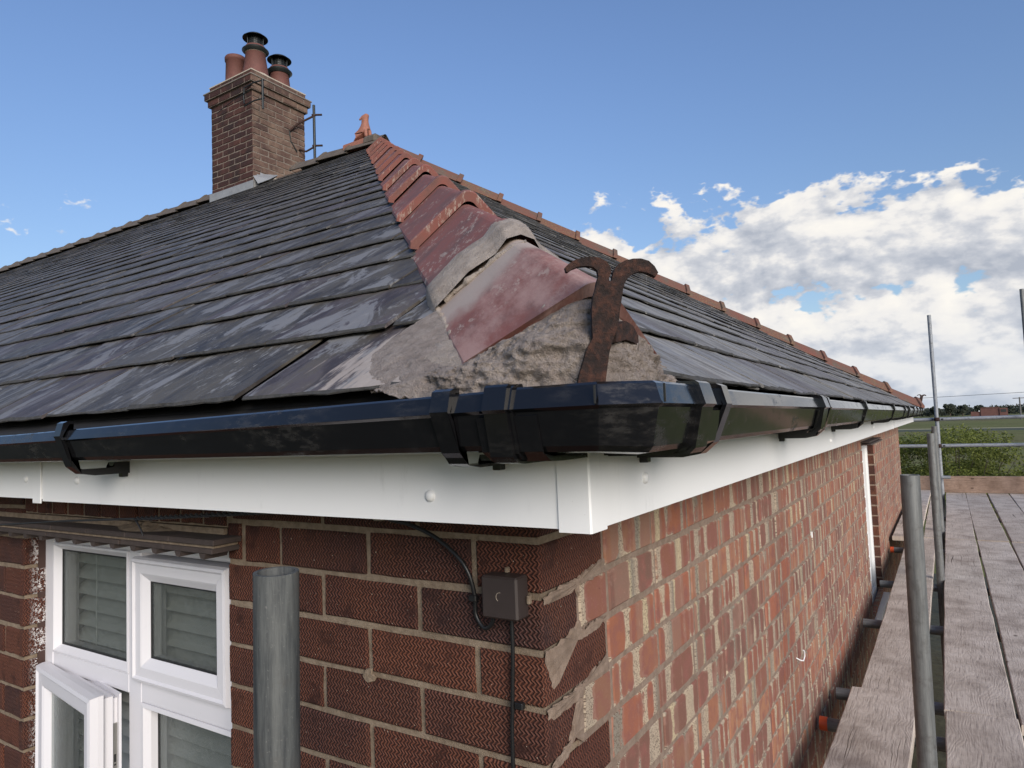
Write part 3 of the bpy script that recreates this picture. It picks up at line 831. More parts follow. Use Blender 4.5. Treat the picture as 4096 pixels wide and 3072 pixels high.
# ------------------------------------------------------------------ roof slopes
def frame(e1, e2, e3, o): return Matrix(((e1.x, e2.x, e3.x, o.x), (e1.y, e2.y, e3.y, o.y), (e1.z, e2.z, e3.z, o.z), (0, 0, 0, 1)))
FA = frame(X, Vector((0, 1, S))/NRM, Vector((0, -S, 1))/NRM, Vector((0, -EAVE, H0-S*EAVE)))
FB = frame(Y, Vector((-1, 0, S))/NRM, Vector((S, 0, 1))/NRM, Vector((EAVE, 0, H0-S*EAVE)))
slopeA = part('front_roof_slope', mat=FA); slopeB = part('side_roof_slope', mat=FB)
GA = 0.206; SW = 0.305
def slate_verts(seed, w=SW-0.006, ln=0.43):
    rs = random.Random(seed); n = 8; t = rs.uniform(0.0042, 0.0062); h0 = 0.013
    vs = []; fs = []
    skew = rs.uniform(-0.003, 0.003)
    for i in range(n+1):
        x = w*i/n; ch = 0.006 if i in (0, n) else 0
        jy = rs.uniform(-0.0028, 0.0024)+skew*(i/n-0.5)+ch*rs.random()
        jb = rs.uniform(0.001, 0.0075)
        vs.append((x, jy, h0))                                   # bottom of the tail
        vs.append((x, jy-0.0005+rs.uniform(-0.001, 0.001), h0+t*0.45))
        vs.append((x, jy+jb, h0+t+rs.uniform(-0.0007, 0.0007)))  # chipped top edge
        vs.append((x, ln, -0.001))                             # head
    for i in range(n):
        a = 4*i; b = a+4
        fs += [(a, b, b+1, a+1), (a+1, b+1, b+2, a+2), (a+2, b+2, b+3, a+3)]
    ms = [1, 1, 0]*n+[0, 0]
    fs += [(0, 1, 2, 3), (4*n, 4*n+3, 4*n+2, 4*n+1)]
    return vs, fs, ms
SL = PieceSet()
def clip(vs, fs, mtx, planes, ms=None):
    """cut by world planes (n, d): keep n.p < d; returns None when nothing is left"""
    w = [mtx @ Vector(v) for v in vs]; need = []
    for (n, d) in planes:
        s = [n.dot(p)-d for p in w]
        if min(s) > -0.002: return None
        if max(s) > 0: need.append((n, d))
    if not need: return False
    bm = bmesh.new(); bv = [bm.verts.new(v) for v in vs]
    for k, f in enumerate(fs): bm.faces.new([bv[i] for i in f]).material_index = ms[k] if ms else 0
    inv = mtx.inverted()
    for (n, d) in need:
        co = inv @ (n*d); no = (mtx.to_3x3().transposed() @ n).normalized()
        bmesh.ops.bisect_plane(bm, geom=bm.verts[:]+bm.edges[:]+bm.faces[:], plane_co=co, plane_no=no, clear_outer=True)
    bm.verts.index_update()
    if len(bm.verts) < 4: bm.free(); return None
    r = ([v.co.copy() for v in bm.verts], [tuple(v.index for v in f.verts) for f in bm.faces], [f.material_index for f in bm.faces]); bm.free(); return r
SQ = 1/sqrt(2)
planesA = [(Vector((SQ, SQ, 0)), -0.012), (Y, HW)]
planesB = [(Vector((-SQ, -SQ, 0)), -0.012), (Vector((-SQ, SQ, 0)), (L*SQ)-0.012)]
slope_len = (HW+EAVE)*NRM
nc = int(slope_len/GA)+1
rs = random.Random(11)
def slates(frm, u0, u1, wk, mat, planes, nml):
    for c in range(nc):
        v = c*GA+(0.0 if c else 0.0); off = (0.5 if c % 2 else 0.0)*SW
        n0 = int((u0-off)/SW)-1; n1 = int((u1-off)/SW)+1
        for i in range(n0, n1):
            x = i*SW+off-0.085+rs.gauss(0, 0.003)
            seed = rs.randrange(9)
            loc = Matrix.Translation((x, v+rs.gauss(0, 0.0022), rs.uniform(-0.0008, 0.0026)-0.010)) @ Matrix.Rotation(rs.gauss(0, 0.006), 4, 'Z') @ Matrix.Rotation(rs.gauss(0, 0.0035), 4, 'Y')
            W = frm @ loc
            vs, fs, ms = slate_verts(seed*7+1)
            r = clip(vs, fs, W, planes, ms)
            if r is None: continue
            ctr = W @ Vector((SW/2, 0.1, 0.02))
            sc = wscore(ctr, nml, SW*GA)
            SL.add(('s', seed, wk), (lambda sd=seed: slate_verts(sd*7+1)), loc, mat, wk, sc, r if r else None)
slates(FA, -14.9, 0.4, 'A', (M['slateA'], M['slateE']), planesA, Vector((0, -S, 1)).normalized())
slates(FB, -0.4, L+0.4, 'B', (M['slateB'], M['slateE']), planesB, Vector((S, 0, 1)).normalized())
SL.flush(300, {'A': slopeA, 'B': slopeB}, 'slate', 'upper_slates')
# doubled under-eaves course
def under():
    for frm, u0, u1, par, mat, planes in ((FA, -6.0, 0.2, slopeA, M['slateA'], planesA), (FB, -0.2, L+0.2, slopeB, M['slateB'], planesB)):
        mb = MB(); x = u0
        while x < u1:
            loc = Matrix.Translation((x, 0.020+rs.gauss(0, 0.004), -0.0170))
            vs, fs, ms = slate_verts(rs.randrange(40), ln=0.22)
            r = clip(vs, fs, frm @ loc, planes, ms)
            if r is not None:
                if r: vs, fs, ms = r
                mb.add([loc @ Vector(v) for v in vs], fs)
            x += SW
        mb.build('eaves_undercourse', mat, par, kind='stuff')
under()
# decking under the slates, and the far slopes
def decks():
    d = 0.028; e = -EAVE+0.03
    def z(t): return H0+S*t-d
    mb = MB()
    A0 = Vector((-e, e, z(e))); Ap = Vector((-HW, HW, z(HW))); AL = Vector((XL, e, z(e))); RL = Vector((XL, HW, z(HW)))
    B1 = Vector((-e, L-e, z(e))); BLf = Vector((XL, L-e, z(e)))
    mb.add([AL, A0, Ap, RL], [(0, 1, 2, 3)]); mb.add([A0, B1, Ap], [(0, 1, 2)])
    mb.build('roof_felt', M['felt'], house, matrix=HM, fix=False)
    mb = MB(); u = Z*0.02
    mb.add([B1+u, BLf+u, RL+u, Ap+u], [(0, 1, 2, 3)]); mb.build('rear_roof_slope', M['slateA'], house, matrix=HM, fix=False)
    mb = MB(); mb.add([Vector((XL, 0, 0.3)), Vector((XL, L, 0.3)), RL], [(0, 1, 2)]); mb.build('west_gable', M['red'], house, matrix=HM, fix=False)
decks()

# ------------------------------------------------------------------ hip and ridge tiles
def hip_frame(base, horiz, slope):
    """frame with x across (right), y down the hip, z up; base is a point on the hip line"""
    d = Vector((horiz.x, horiz.y, -slope)).normalized()    # downhill
    c = d.cross(Z).normalized(); n = c.cross(d).normalized()
    if n.z < 0: n = -n
    return d, c, n
hips = part('hip_tiles')
def tile_verts(w=0.128, rise=0.125, ln=0.46, tail_lift=0.024, rim=0.008, thick=0.016, rimw=0.034, seg=7, skew=0.0):
    """angular hip tile with a thick raised rim round its lower end; local x across, y downhill, z up"""
    def prof(o, z0):
        p = []; ang = 0.80
        p.append((-w-o*0.6, -0.058+z0)); p.append((-w-o*0.6+0.002, -0.050+o+z0))
        # rounded apex
        R = 0.024
        for k in range(seg+1):
            a = pi/2+0.72-1.44*k/seg
            p.append((R*cos(a)*1.05, rise-0.058-R+R*sin(a)+o+z0))
        p.append((w+o*0.6-0.002, -0.050+o+z0)); p.append((w+o*0.6, -0.058+z0))
        return p
    def inner(o, z0):
        p = []; R = 0.02
        p.append((-w+thick, -0.060+z0))
        for k in range(seg+1):
            a = pi/2+0.72-1.44*k/seg
            p.append((R*cos(a), rise-0.058-R+R*sin(a)-thick+z0))
        p.append((w-thick, -0.060+z0)); return p
    secs = []
    L0 = [(0.0, 0.0, 0.0), (ln-rimw-0.003, 0.0, tail_lift), (ln-rimw, rim, tail_lift), (ln-0.004, rim, tail_lift), (ln, rim*0.6, tail_lift)]
    for (y, o, z0) in L0:
        zz = z0*(y/ln)
        secs.append([Vector((px, y, pz)) for px, pz in prof(o, zz)])
    secs.append([Vector((px, ln, pz)) for px, pz in ([inner(0, tail_lift)[0]]+[(-w+thick+0.002, -0.052+tail_lift)]+inner(0, tail_lift)[1:-1]+[(w-thick-0.002, -0.052+tail_lift), inner(0, tail_lift)[-1]])])
    secs.append([Vector((px, 0, pz)) for px, pz in ([inner(0, 0)[0]]+[(-w+thick+0.002, -0.052)]+inner(0, 0)[1:-1]+[(w-thick-0.002, -0.052), inner(0, 0)[-1]])])
    if skew:
        for sec in secs[1:6]:
            for p in sec: p.y -= skew*max(0.0, min(1.0, (rise-0.058-p.z)/rise))
    return secs
GT = 0.3012; K3 = sqrt(2+S*S)        # t -> metres along the hip
def tiles_along(t_rims, orig, hx, mat, parent, name='hip_tile', **kw):
    mb = MB(); me = None
    d = Vector((hx.x, hx.y, -S)).normalized()
    c = Vector((-hx.y, hx.x, 0)).normalized()
    if c.dot(Vector((1, 1, 0))) < 0 and hx.x > 0: c = -c
    n = d.cross(c).normalized()
    if n.z < 0: n = -n; 
    if c.cross(d).dot(n) < 0: c = -c
    sec = tile_verts(**kw); mb.sweep(sec, closed=False, smooth=False)
    me = mb.mesh(name, mat)
    for p in me.polygons: p.use_smooth = False
    objs = []
    for t in t_rims:
        p = orig + Vector((-t*hx.x, -t*hx.y, S*t))
        ln = kw.get('ln', 0.46)
        o3 = p - d*ln
        jz = random.gauss(0, 0.0015)
        m = frame(c, d, n, o3+n*jz) @ Matrix.Rotation(random.gauss(0, 0.006), 4, 'Z')
        objs.append(link(me, name, parent, matrix=m))
    return objs
hx = Vector((1, -1, 0))
rims = [0.392+GT*i for i in range(12)]
ends = [t for t in rims if t < HW-0.15]
nearT = tiles_along(ends, Vector((0, 0, H0)), hx, M['tile'], hips, ln=0.475+0.02)
# lowest two tiles: the one whose rim is buried in cement, and the bedded end tile
tiles_along([0.115], Vector((0, 0, H0)), hx, M['tile'], hips, ln=0.46, tail_lift=0.020, rim=0.004)
tiles_along([-0.174], Vector((0, 0, H0)), hx, M['tile_w'], hips, ln=0.40, tail_lift=0.013, rim=0.0, w=0.130, skew=0.100)
# far hip (down to the north east corner)
hx2 = Vector((1, 1, 0))
far_t = [-0.20]+[0.107+GT*i for i in range(14)]
far_t = [t for t in far_t if t < HW-0.05]
mbf = []
def far_tiles():
    mb = MB(); sec = tile_verts(ln=0.49, tail_lift=0.03, rim=0.022, rimw=0.05); mb.sweep(sec, closed=False); me = mb.mesh('hip_tile', M['ridge'])
    d = Vector((1, 1, -S)).normalized(); c = Vector((1, -1, 0)).normalized(); n = c.cross(d).normalized()
    for t in far_t:
        p = Vector((-t, L-t, H0+S*t)); o3 = p-d*0.49
        link(me, 'hip_tile', hips, matrix=frame(c, d, n, o3) @ Matrix.Rotation(random.gauss(0, 0.008), 4, 'Z'))
    mb = MB(); sec = tile_verts(ln=0.47, tail_lift=0.022, rim=0.012, rimw=0.04); mb.sweep(sec, closed=False); me = mb.mesh('ridge_tile', M['ridge_dark'])
    c = -Y; d = -X; n = Z; c = d.cross(n).normalized()*-1
    c = n.cross(d).normalized()*-1
    x = -HW-0.28
    c = Vector((0, 1, 0)) if Vector((0, 1, 0)).cross(-X).z > 0 else Vector((0, -1, 0))
    while x > XL:
        if not (-7.05 < x-0.2 < -6.1):
            link(me, 'ridge_tile', hips, matrix=frame(c, -X, Z, Vector((x+0.40, HW, H0+S*HW+0.012))) @ Matrix.Rotation(random.gauss(0, 0.01), 4, 'Z'))
        x -= 0.44
    # cap piece at the apex
    mb = MB(); mb.bevbox(-HW-0.13, -HW+0.07, HW-0.10, HW+0.10, H0+S*HW-0.02, H0+S*HW+0.088, 0.03); mb.build('apex_saddle', M['ridge_dark'], hips)
far_tiles()

# dark bedding / gap line under the hip tiles
def hip_bed():
    for hxv, o, cc in ((Vector((1, -1, 0)), Vector((0, 0, H0)), Vector((1, 1, 0)).normalized()), (Vector((1, 1, 0)), Vector((0, L, H0)), Vector((1, -1, 0)).normalized())):
        d = Vector((hxv.x, hxv.y, -S)).normalized(); n = cc.cross(d).normalized()
        if n.z < 0: n = -n
        mb = MB(); secs = []
        for t in [-0.12+0.05*i for i in range(int((HW+0.05)/0.05))]:
            p = o+Vector((-t*hxv.x, -t*hxv.y, S*t)); j = 0.006*fbm((t*9, hxv.y*5, 1), 3)
            secs.append([p+cc*(-0.130-j)+n*(-0.075), p+cc*(-0.124-j)+n*(-0.052), p+cc*-0.03+n*0.028, p+cc*0.03+n*0.028, p+cc*(0.124+j)+n*(-0.052), p+cc*(0.130+j)+n*(-0.075)])
        mb.sweep(secs, closed=True); mb.build('hip_bedding', M['bed'], hips)
hip_bed()

# ------------------------------------------------------------------ cement bedding round the hip end
def bedding():
    # surface grid wrapping the open end of the lowest tile: top follows the tile's underside, bottom follows the two eaves lines
    top = [Vector(p) for p in ((-0.150, -0.035, 0.352), (-0.065, -0.105, 0.302), (0.006, -0.168, 0.252), (0.050, -0.178, 0.264), (0.100, -0.184, 0.281), (0.145, -0.188, 0.299), (0.180, -0.190, 0.306), (0.196, -0.170, 0.302), (0.190, -0.110, 0.284), (0.176, -0.030, 0.258), (0.176, 0.04, 0.250))]
    mid = [Vector(p) for p in ((-0.190, -0.085, 0.312), (-0.105, -0.165, 0.263), (-0.012, -0.222, 0.232), (0.050, -0.236, 0.236), (0.110, -0.243, 0.246), (0.160, -0.243, 0.256), (0.204, -0.225, 0.262), (0.226, -0.180, 0.260), (0.226, -0.110, 0.246), (0.214, -0.035, 0.232), (0.200, 0.03, 0.232))]
    bot = [Vector(p) for p in ((-0.215, -0.135, 0.268), (-0.120, -0.212, 0.226), (-0.005, -0.238, 0.205), (0.050, -0.246, 0.202), (0.110, -0.246, 0.203), (0.165, -0.240, 0.205), (0.214, -0.228, 0.206), (0.240, -0.180, 0.206), (0.238, -0.110, 0.206), (0.226, -0.038, 0.208), (0.214, 0.03, 0.212))]
    def cr(P, u):
        n = len(P)-1; f = u*n; i = min(int(f), n-1); t = f-i
        p0, p1, p2, p3 = P[max(i-1, 0)], P[i], P[i+1], P[min(i+2, n)]
        return 0.5*((2*p1)+(p2-p0)*t+(2*p0-5*p1+4*p2-p3)*t*t+(3*p1-p0-3*p2+p3)*t**3)
    nu, nv = 230, 64; vs = []; fs = []
    ctr = Vector((0.06, -0.06, 0.24))
    for j in range(nv+1):
        v = j/nv
        for i in range(nu+1):
            u = i/nu
            a, b, c = cr(top, u), cr(mid, u), cr(bot, u)
            p = a*(1-v)*(1-2*v)+b*4*v*(1-v)+c*v*(2*v-1)
            nrm = Vector((p.x-ctr.x, p.y-ctr.y, 0.02)).normalized()
            amp = min(1, v*7)*(0.55+0.45*min(1, (1-v)*6)); side = 0.4 if u < 0.18 else 1.0
            q = p*1.0
            dd = 0.0075*fbm((q.x*22, q.y*22, q.z*34), 5)+0.0030*fbm((q.x*110, q.y*110, q.z*110), 4)
            ridge = 0.009*abs(fbm((q.x*16+4+q.z*20, q.y*16, q.z*46), 2))
            p = p+nrm*(dd-ridge)*amp*side
            if v > 0.93: p.z += 0.008*fbm((u*55, 1.7, 0), 3)-0.003
            vs.append(p)
    for j in range(nv):
        for i in range(nu):
            a = j*(nu+1)+i; fs.append((a, a+1, a+nu+2, a+nu+1))
    # underside back to the roof
    o = len(vs)
    for i in range(nu+1):
        p = vs[nv*(nu+1)+i]; q = p.lerp(Vector((0.0, 0.0, p.z+0.01)), 0.35); vs.append(q+Vector((0, 0, 0.004)))
    for i in range(nu): fs.append((nv*(nu+1)+i, nv*(nu+1)+i+1, o+i+1, o+i))
    mb = MB(); mb.add(vs, fs, smooth=True); ob = mb.build('cement_bedding', M['bed'], hips)
    # thin feathered skirt of cement on the front slates
    mb = MB(); vs = []; fs = []; nu = 70; nv = 14
    e1, e2, e3, oo = FA.col[0].xyz, FA.col[1].xyz, FA.col[2].xyz, FA.col[3].xyz
    for j in range(nv+1):
        for i in range(nu+1):
            w = i/nu; yy = 0.012+0.215*(1-j/nv)
            hipx = -(yy/NRM-EAVE)-0.14
            left = hipx-(0.17-0.45*max(0, yy-0.02))*max(0.05, 1+0.9*fbm((yy*48, 3, 0), 4))
            if yy > 0.15: left = max(left, hipx-0.05)
            x = left+(hipx+0.03-left)*w
            zf = 0.007*min(1, w*1.8)*(1+0.2*fbm((x*50, yy*50, 2), 3))-0.003*(1-w)+0.003
            lift = 0.0055-0.006*max(0, yy-0.02)*5
            vs.append(oo+e1*x+e2*yy+e3*(zf+max(lift, -0.001)))
    for j in range(nv):
        for i in range(nu): a = j*(nu+1)+i; fs.append((a, a+1, a+nu+2, a+nu+1))
    mb.add(vs, fs, smooth=True); mb.build('cement_skirt', M['wash'], hips)
    # collar of cement over the buried rim
    d = Vector((1, -1, -S)).normalized(); c = Vector((1, 1, 0)).normalized(); n = d.cross(c).normalized()
    secs = []
    for k in range(19):
        f = k/18; t = 0.140-0.088*f
        p = Vector((-t, t, H0+S*t)); hgt = [0.006, 0.019, 0.023, 0.021, 0.016, 0.006, 0.002][min(6, int(f*6.99))]
        hgt = 0.015*(1-abs(f-0.5)**2*3.6); hgt = max(hgt, -0.002)
        w = 0.128; rise = 0.125; sec = []
        base = [(-w-0.002, -0.086), (-w-0.002, -0.05), (-w*0.62, 0.008), (-w*0.30, 0.036), (-0.022, 0.060), (0, 0.067), (0.022, 0.060), (w*0.30, 0.036), (w*0.62, 0.008), (w+0.002, -0.05), (w+0.002, -0.086)]
        fine = []
        for a, b in zip(base, base[1:]):
            for q in range(5): fine.append((a[0]+(b[0]-a[0])*q/5, a[1]+(b[1]-a[1])*q/5))
        fine.append(base[-1])
        for (px, pz) in fine:
            h = hgt+0.003*fbm((px*40, t*60, 3), 4)*min(1, f*6, (1-f)*6)
            sec.append(p+c*(px*(1+h*2.5))+n*(pz+h+0.012))
        secs.append(sec)
    mb = MB(); mb.sweep(secs, closed=False, smooth=True); mb.build('cement_collar', M['wash'], hips)
    # pale cement wiped along the edges of the end tile
    def fillet(pts, r):
        P = []
        for a, b in zip(pts, pts[1:]):
            a, b = Vector(a), Vector(b); k = max(2, int((b-a).length/0.004))
            for i in range(k): P.append(a.lerp(b, i/k))
        P.append(Vector(pts[-1])); rr = [max(0.0012, r*(1+0.9*fbm((p.x*60, p.y*60, p.z*60), 3))) for p in P]
        P = [p+Vector((0, 0, 0.0025*fbm((p.x*45, p.y*45, 5), 3))) for p in P]
        mb = MB(); mb.tube(P, rr, 8); mb.build('cement_fillet', M['wash'], hips)
    fillet([(-0.170, -0.008, 0.362), (-0.110, -0.065, 0.326), (-0.050, -0.122, 0.289), (0.004, -0.172, 0.256), (0.050, -0.180, 0.270), (0.100, -0.186, 0.287), (0.150, -0.192, 0.304), (0.185, -0.194, 0.3135)], 0.0042)
    fillet([(-0.148, -0.012, 0.372), (-0.095, -0.003, 0.405), (-0.045, 0.008, 0.436), (-0.012, 0.016, 0.447)], 0.0045)
bedding()

# ------------------------------------------------------------------ hip irons
IR = [(1250,468),(1241,437),(1262,415),(1310,385),(1370,367),(1430,361),(1500,372),(1550,400),(1582,440),(1588,478),(1573,512),(1574,538),(1584,546),(1594,538),(1598,510),(1608,460),(1640,420),(1690,395),(1750,382),(1810,382),(1870,400),(1915,440),(1944,488),(1922,521),(1905,507),(1860,487),(1805,476),(1760,488),(1718,520),(1692,560),(1680,610),(1672,680),(1662,760),(1655,840),(1632,920),(1612,980),(1592,1060),(1582,1150),(1570,1275),(1366,1270),(1376,1200),(1404,1110),(1424,1020),(1466,950),(1457,860),(1452,750),(1455,660),(1474,600),(1482,545),(1494,505),(1484,465),(1452,437),(1402,429),(1342,432),(1292,450),(1264,470)]
def iron(origin, cu, cn, scale, mat, parent):
    # px -> metres: outline centred on its foot
    k = 0.000138*scale
    poly = [((p[0]-1470)*k*1.0+(1275-p[1])*k*0.08, (1275-p[1])*k*1.03) for p in IR]
    bm = bmesh.new(); a = [bm.verts.new(origin+cu*u+Z*v+cn*0.0042) for u, v in poly]; b = [bm.verts.new(origin+cu*u+Z*v-cn*0.0032) for u, v in poly]
    bm.faces.new(a); bm.faces.new(b[::-1]); n = len(a)
    for i in range(n): bm.faces.new((a[i], b[i], b[(i+1) % n], a[(i+1) % n]))
    bmesh.ops.recalc_face_normals(bm, faces=bm.faces[:])
    bmesh.ops.triangulate(bm, faces=[f for f in bm.faces if len(f.verts) > 4])
    me = bpy.data.meshes.new('hip_iron'); bm.to_mesh(me); bm.free(); me.materials.append(mat)
    return link(me, 'hip_iron', parent)
irons = part('hip_ironwork')
cu = Vector((0.80, 0.60, 0)).normalized(); cn = Vector((0.60, -0.80, 0)).normalized()
# foot stands on the eaves corner, just in front of the cement
iron(Vector((0.2075, -0.236, 0.208)), cu, cn, 1.0, M['rust'], irons)
def strap():
    mb = MB(); pts = [Vector((0.224, -0.215, 0.258)), Vector((0.228, -0.198, 0.264)), Vector((0.230, -0.182, 0.261)), Vector((0.231, -0.172, 0.254))]
    for a, b in zip(pts, pts[1:]): pass
    secs = []
    for i, p in enumerate(pts):
        h = [0.008, 0.010, 0.009, 0.006][i]; w = 0.004
        secs.append([p+Vector((w, 0, h)), p+Vector((w, 0, -h)), p+Vector((-w, 0, -h)), p+Vector((-w, 0, h))])
    mb.sweep(secs); mb.build('iron_strap', M['rust'], irons)
strap()
iron(Vector((0.24, L+0.22, 0.235)), Vector((0.9, 0.43, 0)).normalized(), Vector((0.43, -0.9, 0)).normalized(), 1.1, M['rust'], irons)

# ------------------------------------------------------------------ fascia, soffit, gutter
eaves = part('fascia')
def fascia():
    mb = MB(); t = 0.018
    mb.box(-1.128, 0.1235, -A_, -A_+t, FZ, 0.212); mb.build('fascia_board', M['white'], eaves)
    mb = MB(); mb.box(-9.0, -1.1285, -A_, -A_+t, FZ+0.0045, 0.212); mb.build('fascia_board', M['white'], eaves)
    mb = MB(); mb.bevbox(-1.166, -1.1295, -A_-0.0035, -A_-0.0002, FZ-0.005, 0.205, 0.001); mb.build('fascia_joint_trim', M['white'], eaves)
    mb = MB(); mb.box(A_-t, A_, -0.123, 5.0, FZ-0.001, 0.212); mb.build('fascia_board', M['white'], eaves)
    mb = MB(); mb.box(A_-t, A_, 5.0015, L+A_, FZ, 0.212); mb.build('fascia_board', M['white'], eaves)
    mb = MB(); mb.bevbox(A_+0.0002, A_+0.0035, 4.98, 5.02, FZ-0.004, 0.205, 0.001); mb.build('fascia_joint_trim', M['white'], eaves)
    mb = MB(); mb.box(XL, A_-t, L+A_-t, L+A_, FZ, 0.212); mb.build('fascia_board', M['white'], eaves)
    # corner cap: an angle piece standing slightly proud and hanging slightly lower
    mb = MB(); o = 0.0028; q = A_+o
    prof = [(0.1247, -q), (q-0.002, -q), (q, -q+0.002), (q, -0.1245), (A_+0.0004, -0.1245), (A_+0.0004, -A_-0.0004), (0.1247, -A_-0.0004)]
    mb.prism(prof, (0, 0, 0), X, Y, Z, FZ-0.0035, 0.217); mb.build('fascia_corner_cap', M['white'], eaves)
    mb = MB(); zs = FZ+0.006
    mb.box(-9, A_-t, -A_+t, 0.02, zs, zs+0.008); mb.box(0.02-0.03, A_-t, 0.02, L+A_-t, zs, zs+0.008); mb.build('soffit_board', M['white'], eaves)
    mb = MB()
    secs = []
    for x in (-9.0, -0.02):
        secs.append([Vector((x, -A_+0.01, 0.226)), Vector((x, -A_-0.002, 0.216)), Vector((x, -A_-0.055, 0.196)), Vector((x, -A_-0.056, 0.190)), Vector((x, -A_-0.003, 0.2135)), Vector((x, -A_+0.01, 0.222))])
    mb.sweep(secs); mb.build('eaves_felt_tray', M['felt'], eaves)
    mb = MB(); secs = []
    for y in (0.02, L+0.1):
        secs.append([Vector((A_-0.01, y, 0.226)), Vector((A_+0.002, y, 0.216)), Vector((A_+0.050, y, 0.196)), Vector((A_+0.051, y, 0.190)), Vector((A_+0.003, y, 0.2135)), Vector((A_-0.01, y, 0.222))])
    mb.sweep(secs); mb.build('eaves_felt_tray', M['felt'], eaves)
    for (p, ax) in (((-1.203, -A_, 0.0938), 'A'), ((-0.9812, -A_, 0.0929), 'A'), ((-0.0658, -A_, 0.0818), 'A'), ((A_, 0.0048, 0.093), 'B'), ((A_, 1.7374, 0.078), 'B'), ((A_, 3.4, 0.09), 'B'), ((A_, 5.3, 0.09), 'B')):
        m = Matrix.Translation(p) @ (Matrix.Rotation(pi/2, 4, 'X') if ax == 'A' else Matrix.Rotation(pi/2, 4, 'Y'))
        mb = MB(); mb.lathe([(0.0, 0.0056), (0.004, 0.0052), (0.0072, 0.003), (0.0080, 0.0), ], (0, 0, 0), 14)
        mb.build('screw_cap', M['white'], eaves, matrix=m)
fascia()

gutter = part('gutter')
G_OUT = [(0.002, 0.203), (0.0, 0.2005), (0.0, 0.139), (0.004, 0.1375), (0.078, 0.1375), (0.094, 0.1395), (0.1005, 0.1455), (0.1105, 0.1815), (0.1150, 0.1850), (0.1080, 0.2035), (0.1040, 0.2060), (0.1005, 0.2055)]
G_IN = [(0.0985, 0.2035), (0.1055, 0.186), (0.0965, 0.149), (0.090, 0.1425), (0.0785, 0.140), (0.004, 0.140), (0.003, 0.203)]
def prof_off(o):
    """gutter profile grown outward by o (d away from the fascia, z)"""
    r = []
    for i, (d, z) in enumerate(G_OUT):
        dd, zz = d, z
        if d > 0.05: dd += o
        if z < 0.16: zz -= o
        if z > 0.195 and d > 0.05: zz += o*0.6
        r.append((dd, zz))
    return r
def secA(x, o=0, dz=0.0, inner=True): return [Vector((x, -A_-d, z+dz-(0.004+0.006*min(1, -x) if x < 0 else 0)*max(0, z-0.15)/0.05+(0.003 if z < 0.16 else 0))) for d, z in prof_off(o)+(G_IN if inner else [])]
def secB(y, o=0, dz=0.0, inner=True): return [Vector((A_+d, y, z+dz)) for d, z in prof_off(o)+(G_IN if inner else [])]
def gz(x): return 0.006*x if x < 0 else 0
